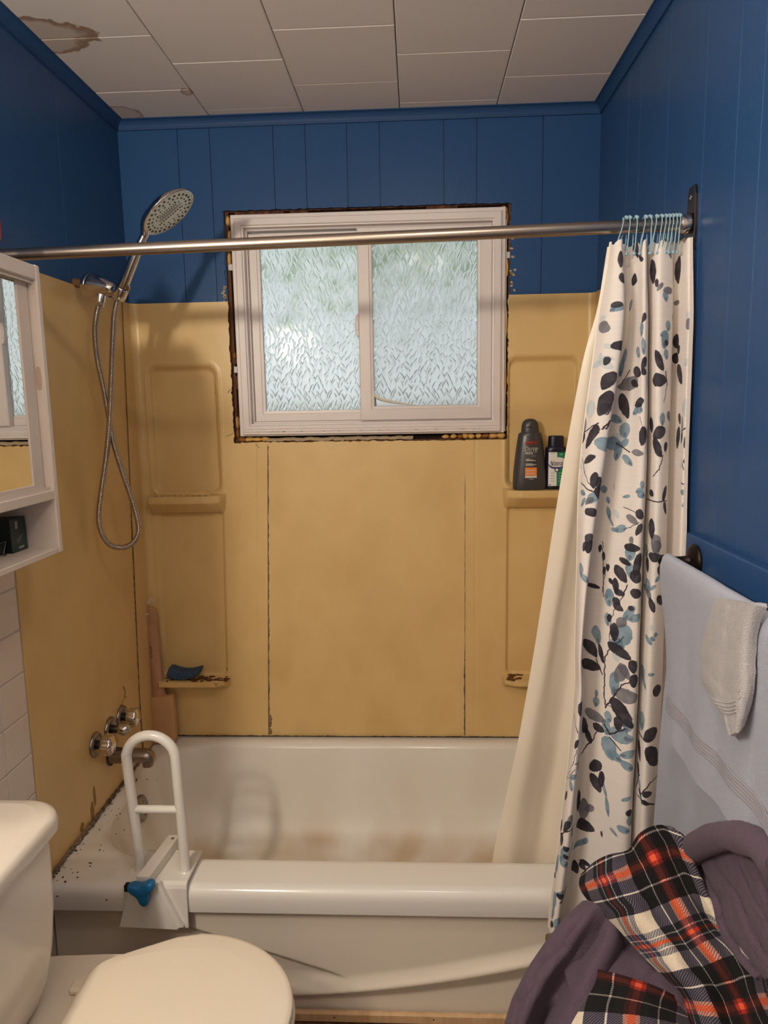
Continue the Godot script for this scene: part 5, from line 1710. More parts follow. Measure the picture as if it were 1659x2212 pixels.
func grab_bar() -> void:
	var t := thing("tub_grab_bar", "white arched tub grab bar clamped over the tub rim with blue knob", "grab bar")
	var mb := MB.new()
	var p := PackedVector3Array([V(0.2345, 0.388, 0.772), V(0.230, 0.50, 0.772), V(0.2245, 0.61, 0.775)])
	for k in 13:
		var a := PI - PI * k / 12
		p.append(V(0.2825 + 0.061 * cos(a), 0.692 + 0.0605 * sin(a), 0.777))
	p.append_array(PackedVector3Array([V(0.345, 0.61, 0.775), V(0.3475, 0.50, 0.772), V(0.3485, 0.388, 0.772)]))
	mb.tube(spline(p, 4), 0.0125, 20)
	put("arch_tube", mb.mesh(), M.white_metal, t)
	mb = MB.new()
	mb.tube(PackedVector3Array([V(0.228, 0.556, 0.774), V(0.286, 0.556, 0.774), V(0.347, 0.556, 0.774)]), 0.0100, 16)
	put("crossbar", mb.mesh(), M.white_metal, t)
	for x in [0.2345, 0.3485]:
		mb = MB.new()
		mb.lathe([Vector2(0.0125, 0.004), Vector2(0.0150, 0.001), Vector2(0.0155, 0.0)], Transform3D(Basis.IDENTITY, V(x, 0.388, 0.772)), 16)
		put("weld_collar", mb.mesh(false), M.white_metal, t)
	# saddle: top plate and front plate bent from one sheet
	mb = MB.new()
	mb.prism(P2([0.690, 0.3825, 0.806, 0.3825, 0.813, 0.378, 0.816, 0.370, 0.818, 0.272, 0.823, 0.270, 0.822, 0.374, 0.819, 0.383, 0.811, 0.3885, 0.690, 0.3885]), Transform3D(Basis(Vector3.BACK, Vector3.UP, Vector3.LEFT), V(0.366, 0, 0)), 0.158)
	put("saddle_plate", mb.mesh(), M.white_metal, t)
	mb = MB.new()   # splayed clamp plate in front
	mb.prism(P2([0.232, 0.398, 0.298, 0.398, 0.347, 0.279, 0.342, 0.275, 0.198, 0.279]), Transform3D(Basis.IDENTITY, V(0, 0, 0.833)), 0.004, 0.001)
	mb.prism(P2([0.298, 0.398, 0.347, 0.279, 0.357, 0.279, 0.304, 0.398]), Transform3D(Basis.IDENTITY, V(0, 0, 0.822)), 0.012)
	put("clamp_plate", mb.mesh(), M.white_metal, t)
	mb = MB.new()   # dark slot behind the knob
	mb.slab(0.218, 0.244, 0.376, 0.392, 0.8230, 0.8376)
	put("slot", mb.mesh(), M.black_gap, t)
	mb = MB.new()   # sliding jaw arm over the rim
	mb.prism(P2([0.250, 0.835, 0.282, 0.835, 0.300, 0.664, 0.270, 0.664]), Transform3D(Basis(Vector3.RIGHT, Vector3.BACK, Vector3.DOWN), V(0, 0.415, 0)), 0.026, 0.002)
	put("jaw_arm", mb.mesh(), M.white_metal, t)
	mb = MB.new()
	blob(mb, V(0.286, 0.4145, 0.680), V(0.0045, 0.003, 0.0045), 0.0, 0.0, 8)
	put("jaw_bolt", mb.mesh(), M.worn_chrome, t)
	mb = MB.new()   # three-lobed knob
	var rings := []
	for q in [[0.846, 0.80], [0.848, 0.94], [0.853, 1.0], [0.864, 1.0], [0.869, 0.95], [0.872, 0.82], [0.873, 0.4]]:
		var ring := PackedVector3Array()
		for k in 73:
			var a := TAU * (k % 72) / 72
			var f: float = 0.0185 + 0.0185 * pow(0.5 + 0.5 * cos(3.0 * (a + PI / 2 - 0.16)), 1.7)
			ring.append(V(0.2705 + cos(a) * f * q[1], 0.391 + sin(a) * f * q[1], q[0] - 0.006))
		rings.append(ring)
	mb.loft(rings)
	mb.lathe([Vector2(0.009, 0.0), Vector2(0.009, 0.012)], along(V(0.2705, 0.391, 0.832), Vector3.BACK), 14)
	var kn := put("clamp_knob", mb.mesh(), M.blue_plastic, t)
	mb = MB.new()   # moulded squiggle on the knob
	mb.tube(spline(P3([0.2635, 0.384, 0.8668, 0.2675, 0.391, 0.8670, 0.2695, 0.384, 0.8670, 0.2735, 0.391, 0.8670, 0.2745, 0.383, 0.8668]), 4), 0.0007, 5)
	put("moulded_mark", mb.mesh(), mat("knob_mark", srgb(12, 70, 112), 0.5), kn)

func toilet() -> void:
	var t := thing("toilet", "white toilet with closed oval lid beside the bathtub", "toilet")
	var mb := MB.new()
	var z0 := 1.128
	var z1 := 1.60
	var rings := []
	for q in [[0.405, 0.030, 0.185, 0.045], [0.42, 0.022, 0.200, 0.035], [0.46, 0.016, 0.214, 0.020], [0.52, 0.012, 0.224, 0.010], [0.60, 0.010, 0.230, 0.003], [0.68, 0.010, 0.231, 0.0], [0.748, 0.010, 0.231, 0.0]]:
		var r := rrect(q[1], q[2], z0 + q[3], z1 - q[3], 0.055, q[0], 8)
		for k in r.size():   # bowed front
			if r[k].x > 0.12:
				r[k].x += 0.016 * (1.0 - pow((r[k].z - (z0 + z1) * 0.5) / ((z1 - z0) * 0.5), 2.0))
		rings.append(r)
	mb.loft(rings)
	put("tank", mb.mesh(), M.porcelain, t)
	mb = MB.new()
	rings = []
	for q in [[0.7485, 0.006], [0.752, 0.0], [0.770, 0.0], [0.780, 0.004], [0.785, 0.012], [0.788, 0.028]]:
		var r := rrect(0.006 + q[1] * 0.6, 0.246 - q[1], z0 - 0.018 + q[1], z1 + 0.018 - q[1], 0.062, q[0], 10)
		for k in r.size():
			if r[k].x > 0.12:
				r[k].x += 0.016 * (1.0 - pow((r[k].z - (z0 + z1) * 0.5) / ((z1 - z0) * 0.5 + 0.018), 2.0))
		rings.append(r)
	mb.loft(rings)
	put("tank_lid", mb.mesh(), M.porcelain, t)
	mb = MB.new()
	mb.lathe([Vector2(0.0, 0.0), Vector2(0.016, 0.0), Vector2(0.014, 0.01), Vector2(0.0, 0.014)], along(V(0.243, 0.69, 1.50), Vector3.RIGHT), 14)
	mb.box(V(0.262, 0.688, 1.47), V(0.010, 0.012, 0.07), 0.004)
	put("flush_lever", mb.mesh(), M.chrome, t)
	# bowl: deck, flare and foot
	var zc := 1.232
	mb = MB.new()
	rings = []
	for q in [[0.0, 0.16, 0.60, 0.105], [0.02, 0.155, 0.60, 0.11], [0.10, 0.165, 0.575, 0.10], [0.20, 0.16, 0.59, 0.11], [0.29, 0.12, 0.635, 0.145], [0.35, 0.07, 0.672, 0.172], [0.385, 0.055, 0.684, 0.180], [0.396, 0.060, 0.680, 0.176]]:
		rings.append(egg(q[1], q[2], zc, q[3], q[0], q[3] * (0.95 if q[0] > 0.25 else 0.9)))
	mb.loft(rings)
	put("bowl", mb.mesh(), M.porcelain, t)
	for s in [["seat", 0.398, 0.414, 0.0], ["lid", 0.4165, 0.436, 0.003]]:
		mb = MB.new()
		rings = []
		for q in [[s[1], 0.006], [s[1] + 0.003, 0.001], [s[2] - 0.008, 0.0], [s[2] - 0.003, 0.003], [s[2], 0.012], [s[2] + (0.002 if s[0] == "lid" else 0.0), 0.05]]:
			rings.append(egg(0.276 + q[1], 0.704 - s[3] - q[1], zc, 0.199 - s[3] - q[1], q[0], 0.128))
		mb.loft(rings)
		put(s[0], mb.mesh(), M.seat_plastic, t)
	for s in [-1, 1]:
		mb = MB.new()
		mb.box(V(0.258, 0.4045, zc + 0.078 * s), V(0.030, 0.016, 0.030), 0.005)
		put("hinge", mb.mesh(), M.seat_plastic, t)
	mb = MB.new()   # scuffs
	for k in 9:
		mb.tube(PackedVector3Array([V(0.232 + k * 0.0009 + rng.randf() * 0.004, 0.3965, 1.372 + k * 0.006), V(0.235 + rng.randf() * 0.005, 0.3965, 1.376 + k * 0.006)]), 0.0006, 4)
	mb.tube(PackedVector3Array([V(0.345, 0.4375, 1.085), V(0.365, 0.438, 1.080), V(0.385, 0.4375, 1.077)]), 0.0004, 4)
	put("scuff_mark", mb.mesh(), M.rubber, t, "stuff")

# plan of a toilet lid: straight hinge side at x0, round nose at x1
func egg(x0: float, x1: float, zc: float, hw: float, y: float, back: float) -> PackedVector3Array:
	var o := PackedVector3Array()
	var n := 72
	var xm := lerpf(x0, x1, 0.47)
	for k in n + 1:
		var a := TAU * (k % n) / n
		var cx := cos(a)
		var sx := sin(a)
		var x: float
		var z: float
		if cx >= 0.0:
			x = xm + (x1 - xm) * cx
			z = hw * sx
		else:
			var s := pow(-cx, 0.55)
			x = xm - (xm - x0) * s
			var f := -cx
			z = signf(sx) * lerpf(hw, back, sstep(0.0, 1.0, s)) * pow(absf(sx), 0.22 if f > 0.4 else lerpf(1.0, 0.22, sstep(0.0, 0.4, f)))
		o.append(V(x, y, zc + z))
	return o

func cabinet() -> void:
	var t := thing("wall_cabinet", "white wall cabinet with sliding mirror door and open shelf above the toilet", "cabinet")
	var za := 0.905
	var zb := 1.56
	var mb := MB.new()
	mb.slab(0.002, 0.175, 1.2385, 1.8335, za, za + 0.0165, 0.0025)
	put("side_panel", mb.mesh(), M.white_paint, t)
	mb = MB.new()
	mb.slab(0.002, 0.175, 1.2385, 1.8335, zb - 0.0165, zb, 0.0025)
	put("side_panel", mb.mesh(), M.white_paint, t)
	mb = MB.new()
	mb.slab(0.002, 0.010, 1.245, 1.832, za + 0.0165, zb - 0.0165)
	put("back_panel", mb.mesh(), M.white_paint, t)
	mb = MB.new()
	mb.slab(0.010, 0.174, 1.817, 1.832, za + 0.0165, zb - 0.0165, 0.0015)
	mb.slab(0.166, 0.1745, 1.803, 1.832, za + 0.0165, zb - 0.0165, 0.0015)
	put("top_rail", mb.mesh(), M.white_paint, t)
	for y in [[1.796, 1.817], [1.374, 1.381]]:
		mb = MB.new()
		for x in [0.1465, 0.1560, 0.1650]:
			mb.slab(x, x + 0.0022, y[0] if y[0] > 1.5 else y[0] - 0.004, y[1], za + 0.017, zb - 0.017)
		put("door_track", mb.mesh(), M.white_paint, t)
	mb = MB.new()
	mb.slab(0.010, 0.1745, 1.355, 1.3745, za + 0.0165, zb - 0.0165, 0.0015)
	put("mirror_rail", mb.mesh(), M.white_paint, t)
	mb = MB.new()
	mb.slab(0.010, 0.1745, 1.2395, 1.2515, za + 0.0165, zb - 0.0165, 0.0015)
	put("bottom_shelf", mb.mesh(), M.white_paint, t)
	mb = MB.new()
	var x := Transform3D(Basis(Vector3.FORWARD, Vector3.UP, Vector3.RIGHT), V(0, 0, 0))   # local x -> -z, y up, z -> +x
	var za2 := -(za + 0.020)
	var zb2 := -(1.29)
	for q in [[za2 - 0.040, za2, 1.380, 1.806], [zb2, zb2 + 0.030, 1.380, 1.806], [zb2 + 0.030, za2 - 0.040, 1.380, 1.390], [zb2 + 0.030, za2 - 0.040, 1.797, 1.806]]:
		mb.prism(P2([q[0], q[2], q[1], q[2], q[1], q[3], q[0], q[3]]), x * Transform3D(Basis.IDENTITY, V(0, 0, 0.1475)), 0.0085, 0.001)
	var dr := put("mirror_door", mb.mesh(), M.white_paint, t)
	mb = MB.new()
	mb.slab(0.150, 0.1535, 1.388, 1.799, 0.955, 1.30)
	put("mirror_glass", mb.mesh(), M.mirror, dr)
	mb = MB.new()
	mb.slab(0.1425, 0.1455, 1.380, 1.806, 1.26, zb - 0.018)
	var d2 := put("mirror_door", mb.mesh(), M.white_paint, t)
	mb = MB.new()
	mb.slab(0.1455, 0.1462, 1.385, 1.80, 1.31, zb - 0.03)
	put("mirror_glass", mb.mesh(), M.mirror, d2)
	mb = MB.new()   # finger pull let into the side panel
	var op := PackedVector2Array()
	for k in 20:
		var a := TAU * k / 20
		op.append(Vector2(0.1625 + 0.0055 * signf(cos(a)) * pow(absf(cos(a)), 0.6), 1.607 + 0.024 * signf(sin(a)) * pow(absf(sin(a)), 0.7)))
	mb.prism(op, Transform3D(Basis.IDENTITY, V(0, 0, za + 0.0163)), 0.0012, 0.0004)
	put("finger_pull", mb.mesh(), mat("worn_pull", srgb(196, 170, 150), 0.5), t)
	# green box on the open shelf
	var b := thing("carton", "dark green open carton with EZE lettering on the cabinet's open shelf", "box", V(0.0, 1.2515, 0.0))
	mb = MB.new()
	mb.prism(P2([0.016, 0.0, 0.112, 0.0, 0.110, 0.070, 0.016, 0.066]), Transform3D(Basis.IDENTITY, V(0, 0, 0.932)), 0.058, 0.0008)
	put("carton_body", mb.mesh(), M.box_dark, b)
	mb = MB.new()
	mb.quad(V(0.1122, 0.0005, 0.990), V(0.1122, 0.0005, 0.9325), V(0.1102, 0.0695, 0.9325), V(0.1102, 0.0695, 0.990))
	put("end_face", mb.mesh(false), M.box_green, b)
	mb = MB.new()
	mb.prism(P2([0.016, 0.0, 0.108, 0.0, 0.108, 0.022, 0.016, -0.006]), Transform3D(Basis(Vector3.RIGHT, V(0, 0.94, -0.34), V(0, 0.34, 0.94)), V(0.0, 0.0445, 0.9905)), 0.0008)
	put("lid_flap", mb.mesh(), M.card_grey, b)
	mb = MB.new()
	mb.box(V(0.1112, 0.056, 0.968), V(0.0008, 0.016, 0.010), 0.0003)
	for k in 3:
		mb.box(V(0.1118, 0.030 - 0.005 * k, 0.958 + 0.003 * k), V(0.0006, 0.0008, 0.026 - 0.006 * k), 0.0, Basis(Vector3.RIGHT, 0.35))
	mb.box(V(0.1122, 0.008, 0.956), V(0.0006, 0.005, 0.018), 0.0)
	put("end_print", mb.mesh(), M.card_grey, b)
	text_part("lettering", "EZE", 0.0155, 0.0006, Transform3D(Basis.IDENTITY, V(0.070, 0.034, 0.9905)), M.card_grey, b)
	# small dark card and a ring lying in front of it
	var cd := thing("card_holder", "small dark folded card leaning on the green carton", "card", V(0.072, 1.2515, 1.012))
	mb = MB.new()
	mb.prism(P2([-0.035, 0.0, 0.030, 0.0, 0.030, 0.026, 0.010, 0.020, -0.006, 0.027, -0.035, 0.024]), Transform3D(Basis(Vector3.UP, 0.25) * Basis(Vector3.RIGHT, -0.35), V(0, 0, 0)), 0.0012)
	put("card", mb.mesh(), M.box_dark, cd)
	mb = MB.new()
	mb.tube(PackedVector3Array([V(-0.034, 0.0245, -0.006), V(-0.006, 0.0275, -0.010), V(0.010, 0.021, -0.012), V(0.030, 0.0265, -0.018), V(0.030, 0.003, -0.006)]), 0.0009, 5)
	put("edge_trim", mb.mesh(), M.card_grey, cd)
	var ring := PackedVector3Array()
	for k in 25:
		var a := TAU * k / 24
		ring.append(V(0.098 + 0.012 * cos(a), 1.2532, 1.012 + 0.009 * sin(a)))
	mb = MB.new()
	mb.tube(ring, 0.0014, 8, false)
	tag(put("key_ring", mb.mesh(), M.worn_chrome, self), "small metal key ring lying in front of the dark card", "key ring")
	# red bottle standing on the cabinet
	b = thing("red_bottle", "red bottle on top of the cabinet at the picture's left edge", "bottle", V(0.110, 1.8335, 0.972))
	mb = MB.new()
	mb.lathe([Vector2(0.0, 0.0), Vector2(0.018, 0.0), Vector2(0.019, 0.004), Vector2(0.0185, 0.02), Vector2(0.022, 0.034), Vector2(0.0255, 0.045), Vector2(0.027, 0.065), Vector2(0.0265, 0.085), Vector2(0.022, 0.100), Vector2(0.012, 0.106)], Transform3D.IDENTITY, 20)
	put("bottle_body", mb.mesh(), M.red_plastic, b)
	mb = MB.new()
	mb.lathe([Vector2(0.010, 0.104), Vector2(0.011, 0.106), Vector2(0.011, 0.122), Vector2(0.0, 0.124)], Transform3D.IDENTITY, 16)
	put("cap", mb.mesh(), M.label_white, b)

# ---------------------------------------------------------------- loose things
func flask(mb: MB, prof: Array, n := 40) -> void:   # [y, half width, half depth, squareness]
	var rings := []
	for q in prof:
		var r := PackedVector3Array()
		for k in n + 1:
			var a := TAU * (k % n) / n
			var e: float = q[3]
			r.append(V(q[1] * signf(cos(a)) * pow(absf(cos(a)), e), q[0], q[2] * signf(sin(a)) * pow(absf(sin(a)), e)))
		rings.append(r)
	mb.loft(rings)

func flat(mb: MB, x0: float, x1: float, y0: float, y1: float, z: float, curve := 0.0, hw := 0.0, e := 1.0) -> void:   # thin label bowed back at its sides
	var rows := []
	for r in 2:
		var row := PackedVector3Array()
		for k in 9:
			var x := lerpf(x0, x1, k / 8.0)
			var zz := z - curve * x * x
			if hw > 0.0:   # hug a squared-off bottle of half width hw
				zz = z * pow(1.0 - pow(absf(x) / hw, 2.0 / e), e * 0.5)
			row.append(V(x, y1 if r == 0 else y0, zz))
		rows.append(row)
	mb.patch(rows)

func bottles() -> void:
	var b := thing("shampoo_bottle", "tall charcoal shampoo bottle with orange label on the right soap ledge", "bottle", V(1.3115, 1.2572, 0.034))
	var mb := MB.new()
	flask(mb, [[0.0, 0.050, 0.024, 0.7], [0.003, 0.0535, 0.027, 0.7], [0.02, 0.0545, 0.029, 0.75], [0.06, 0.0525, 0.029, 0.8], [0.11, 0.0475, 0.028, 0.85], [0.15, 0.0425, 0.026, 0.9], [0.175, 0.0390, 0.024, 0.95], [0.183, 0.0370, 0.022, 1.0], [0.187, 0.0310, 0.020, 1.0]])
	put("bottle_body", mb.mesh(), M.shampoo_grey, b)
	mb = MB.new()
	flask(mb, [[0.186, 0.0285, 0.020, 0.95], [0.190, 0.0290, 0.0205, 0.95], [0.208, 0.0275, 0.020, 0.95], [0.210, 0.0268, 0.0195, 0.95], [0.211, 0.0272, 0.0198, 0.95], [0.221, 0.0235, 0.0175, 1.0], [0.228, 0.0165, 0.013, 1.0], [0.231, 0.007, 0.006, 1.0]])
	mb.box(V(-0.004, 0.2045, 0.0205), V(0.020, 0.0035, 0.004), 0.001)
	put("flip_cap", mb.mesh(), M.shampoo_grey, b)
	mb = MB.new()
	flat(mb, -0.0185, 0.0185, 0.149, 0.158, 0.0265, 6.0)
	put("top_band", mb.mesh(false), M.label_red, b)
	text_part("band_lettering", "MOISTURE", 0.0060, 0.0003, Transform3D(Basis.IDENTITY, V(0.0, 0.1515, 0.0268)), M.ink, b)
	text_part("lettering", "Dove", 0.0200, 0.0004, Transform3D(Basis(V(1, 0, 0), V(0.22, 1, 0), V(0, 0, 1)), V(0.001, 0.1340, 0.0276)), M.label_silver, b, true, false, 0.92)
	text_part("lettering", "MEN", 0.0112, 0.0004, Transform3D(Basis.IDENTITY, V(-0.0065, 0.1208, 0.0282)), M.label_silver, b, false, true, 1.0)
	mb = MB.new()
	flat(mb, 0.009, 0.018, 0.1222, 0.1262, 0.0284, 4.0)
	put("emblem", mb.mesh(false), M.label_dim, b)
	text_part("lettering", "+CARE", 0.0106, 0.0004, Transform3D(Basis.IDENTITY, V(0.0005, 0.1115, 0.0284)), M.label_dim, b, false, false, 1.05)
	mb = MB.new()
	for k in 6:
		var y: float = [0.1015, 0.0985, 0.0955, 0.0860, 0.0830, 0.0800][k]
		var w: float = [0.013, 0.024, 0.032, 0.022, 0.034, 0.026][k]
		flat(mb, -0.0165, -0.0165 + w, y, y + 0.0016, 0.0290 + 0.0002, 3.0)
	flat(mb, -0.006, 0.009, 0.0360, 0.0372, 0.0302, 3.0)
	put("small_print", mb.mesh(false), M.label_silver, b, "stuff")
	mb = MB.new()
	flat(mb, -0.0185, 0.0195, 0.047, 0.0745, 0.0303, 4.0)
	put("colour_label", mb.mesh(false), M.label_orange, b)
	mb = MB.new()
	for y in [0.066, 0.0625, 0.056, 0.0525]:
		flat(mb, -0.016, 0.015, y, y + 0.0013, 0.0306, 4.0)
	flat(mb, -0.0185, 0.0195, 0.0405, 0.0475, 0.0303, 4.0)
	put("label_print", mb.mesh(false), M.label_silver, b, "stuff")
	b = thing("medicated_shampoo_bottle", "small dark navy bottle with white and green label beside the charcoal shampoo", "bottle", V(1.3965, 1.2572, 0.032))
	mb = MB.new()
	flask(mb, [[0.0, 0.030, 0.018, 0.7], [0.003, 0.0335, 0.021, 0.65], [0.012, 0.034, 0.0215, 0.65], [0.128, 0.034, 0.0215, 0.65], [0.136, 0.0325, 0.0205, 0.7], [0.140, 0.028, 0.018, 0.8]])
	put("bottle_body", mb.mesh(), M.bottle_navy, b)
	mb = MB.new()
	flask(mb, [[0.140, 0.0255, 0.018, 0.75], [0.143, 0.0258, 0.0185, 0.75], [0.172, 0.0245, 0.018, 0.75], [0.174, 0.0235, 0.017, 0.75], [0.175, 0.020, 0.014, 0.8]])
	put("flip_cap", mb.mesh(), M.bottle_navy, b)
	mb = MB.new()
	flat(mb, -0.0265, 0.0, 0.012, 0.122, 0.0220, 0.0, 0.0342, 0.65)
	put("white_label", mb.mesh(false), M.label_white, b)
	mb = MB.new()
	flat(mb, 0.0, 0.0265, 0.012, 0.122, 0.0220, 0.0, 0.0342, 0.65)
	put("green_label", mb.mesh(false), M.label_green, b)
	for q in [["oval_shadow", 0.0270, 0.0175, 0.0850, 0.0222, M.label_blue], ["oval_panel", 0.0275, 0.0160, 0.0900, 0.0224, M.label_white], ["round_badge", 0.0072, 0.0072, 0.0645, 0.0226, M.label_navy], ["badge_centre", 0.0046, 0.0046, 0.0645, 0.0228, M.label_white]]:
		mb = MB.new()
		var poly := PackedVector2Array()
		for k in 32:
			var a := TAU * k / 32
			poly.append(Vector2(q[1] * signf(cos(a)) * pow(absf(cos(a)), 0.8), q[2] * signf(sin(a)) * pow(absf(sin(a)), 0.9)))
		mb.prism(poly, Transform3D(Basis.IDENTITY, V(0, q[3], q[4] - 0.0016)), 0.0018)
		put(q[0], mb.mesh(), q[5], b)
	text_part("lettering", "Nizoral", 0.0205, 0.0004, Transform3D(Basis.IDENTITY, V(0.0, 0.0855, 0.0226)), M.label_navy, b, false, true, 0.58)
	text_part("lettering", "2%", 0.0062, 0.0003, Transform3D(Basis.IDENTITY, V(0.0135, 0.1145, 0.0222)), M.label_white, b)
	mb = MB.new()
	for y in [0.054, 0.045, 0.036, 0.027, 0.117]:
		flat(mb, -0.021, -0.008, y, y + 0.0012, 0.0222, 0.0, 0.0342, 0.65)
	flat(mb, -0.025, -0.018, 0.014, 0.018, 0.0222, 0.0, 0.0342, 0.65)
	put("small_print", mb.mesh(false), M.label_dim, b, "stuff")
	mb = MB.new()
	for y in [0.054, 0.045, 0.036, 0.027]:
		flat(mb, 0.006, 0.020, y, y + 0.0012, 0.0222, 0.0, 0.0342, 0.65)
	flat(mb, 0.018, 0.024, 0.014, 0.020, 0.0222, 0.0, 0.0342, 0.65)
	put("small_print", mb.mesh(false), M.label_white, b, "stuff")

func sponge() -> void:
	var mb := MB.new()
	var rings := []
	for k in 15:
		var s := k / 14.0
		var x := 0.064 + 0.112 * s
		var bend := 0.016 * pow(2.0 * s - 0.9, 2.0)
		var top := 0.036 - 0.010 * s
		var ring := PackedVector3Array()
		var shrink := 0.80 + 0.20 * sin(PI * clampf(s, 0.02, 0.98)) if k in [0, 14] else 1.0
		for q in 21:
			var a := TAU * (q % 20) / 20
			var cy := signf(sin(a)) * pow(absf(sin(a)), 0.45)
			var cz := signf(cos(a)) * pow(absf(cos(a)), 0.45)
			ring.append(V(x + 0.006 * cy, 0.6008 + bend * 0.9 + (top * 0.5) * (1.0 + cy * shrink), 0.030 + 0.028 * cz * shrink))
		rings.append(ring)
	mb.loft(rings)
	tag(put("bath_sponge", mb.mesh(), M.sponge, self), "curled blue cellulose sponge on the lower left soap ledge", "sponge")

func bath_brush() -> void:
	var t := thing("bath_brush", "long wooden handled loofah scrubber with white cord leaning in tub corner", "bath brush")
	var mb := MB.new()
	# handle outline, front view
	var f := Transform3D(Basis(V(0.999, 0.03, 0.0), V(-0.012, 0.999, -0.03), V(0, 0.03, 0.999)), V(0.036, 0.375, 0.055))
	var rings := []
	for q in [[0.150, 0.030], [0.165, 0.026], [0.19, 0.021], [0.22, 0.0185], [0.25, 0.0175], [0.285, 0.0185], [0.32, 0.0205], [0.36, 0.0215], [0.40, 0.0205], [0.44, 0.0205], [0.465, 0.0215], [0.478, 0.0195], [0.486, 0.013], [0.489, 0.006]]:
		var ring := PackedVector3Array()
		for k in 25:
			var a := TAU * (k % 24) / 24
			ring.append(f * V(-0.018 * q[0] / 0.5 + q[1] * 1.12 * cos(a), q[0], 0.0085 * signf(sin(a)) * pow(absf(sin(a)), 0.7) * minf(1.0, q[1] / 0.012)))
		rings.append(ring)
	mb.loft(rings)
	put("handle", mb.mesh(), M.brush_wood, t)
	mb = MB.new()
	rings = []
	for q in [[0.0, 0.040, 0.014], [0.004, 0.044, 0.019], [0.06, 0.0445, 0.021], [0.12, 0.0440, 0.020], [0.160, 0.0425, 0.019], [0.170, 0.039, 0.014]]:
		var ring := PackedVector3Array()
		for k in 33:
			var a := TAU * (k % 32) / 32
			var e := 1.0 + 0.05 * nz.get_noise_2d(k % 32 * 40.0, q[0] * 3000.0)
			ring.append(f * V(0.006 + q[1] * signf(cos(a)) * pow(absf(cos(a)), 0.4) * e, q[0] + 0.005 * cos(a), q[2] * signf(sin(a)) * pow(absf(sin(a)), 0.5) * e))
		rings.append(ring)
	mb.loft(rings)
	put("loofah_pad", mb.mesh(), M.loofah, t)
	mb = MB.new()
	mb.tube(spline(PackedVector3Array([f * V(-0.020, 0.466, 0.010), f * V(-0.028, 0.468, 0.016), f * V(-0.037, 0.480, 0.014), f * V(-0.036, 0.494, 0.008), f * V(-0.026, 0.505, 0.006), f * V(-0.016, 0.512, 0.006), f * V(-0.010, 0.508, 0.010), f * V(-0.018, 0.500, 0.010), f * V(-0.012, 0.516, 0.008), f * V(-0.002, 0.520, 0.006)]), 6), 0.0030, 7)
	mb.tube(spline(PackedVector3Array([f * V(-0.016, 0.510, 0.008), f * V(-0.007, 0.513, 0.010), f * V(0.0, 0.512, 0.008)]), 5), 0.0022, 7)
	put("cord_loop", mb.mesh(), M.cord, t)
	mb = MB.new()   # branded mark burnt into the wood: illegible strokes
	for k in 7:
		var y := 0.312 + 0.006 * k
		mb.box(f * V(-0.019 + 0.002 * sin(k * 2.0), y, 0.0078), V(0.008 - 0.001 * (k % 3), 0.0022, 0.0012), 0.0, f.basis * Basis(Vector3.BACK, 0.5 if k % 2 else -0.3))
	mb.box(f * V(-0.007, 0.332, 0.0076), V(0.0022, 0.030, 0.0012), 0.0, f.basis)
	put("burnt_mark", mb.mesh(), M.ink, t, "stuff")

func towel_bar() -> void:
	var t := thing("towel_rail", "dark bronze towel bar on a blue board beside the curtain", "towel bar")
	var mb := MB.new()
	mb.lathe([Vector2(0.0, 0.0), Vector2(0.033, 0.0), Vector2(0.0345, 0.003), Vector2(0.033, 0.008), Vector2(0.025, 0.012), Vector2(0.016, 0.014), Vector2(0.0105, 0.019), Vector2(0.0095, 0.03), Vector2(0.0095, 0.066), Vector2(0.0, 0.066)], along(V(1.5035, 1.2185, 0.952), Vector3.LEFT), 28)
	put("end_post", mb.mesh(), M.bronze, t)
	mb = MB.new()
	blob(mb, V(1.441, 1.2185, 0.953), V(0.0135, 0.0135, 0.0135), 0.0, 0.0, 10)
	put("finial", mb.mesh(), M.bronze, t)
	mb = MB.new()
	mb.tube(PackedVector3Array([V(1.445, 1.2185, 0.953), V(1.445, 1.2185, 1.20), V(1.445, 1.2185, 1.58)]), 0.0085, 14)
	put("bar", mb.mesh(), M.bronze, t)
	mb = MB.new()
	mb.lathe([Vector2(0.0, 0.0), Vector2(0.033, 0.0), Vector2(0.033, 0.008), Vector2(0.016, 0.014), Vector2(0.0095, 0.03), Vector2(0.0095, 0.066), Vector2(0.0, 0.066)], along(V(1.5035, 1.2185, 1.575), Vector3.LEFT), 20)
	put("end_post", mb.mesh(), M.bronze, t)
	mb = MB.new()
	mb.slab(1.503, W + 0.004, 1.172, 1.266, 0.893, 2.2, 0.003)
	var o := put("trim_4", mb.mesh(), M.blue_paint, self)
	tag(o, "blue painted horizontal board behind the towel bar", "trim")
	o.set_meta("kind", "structure")

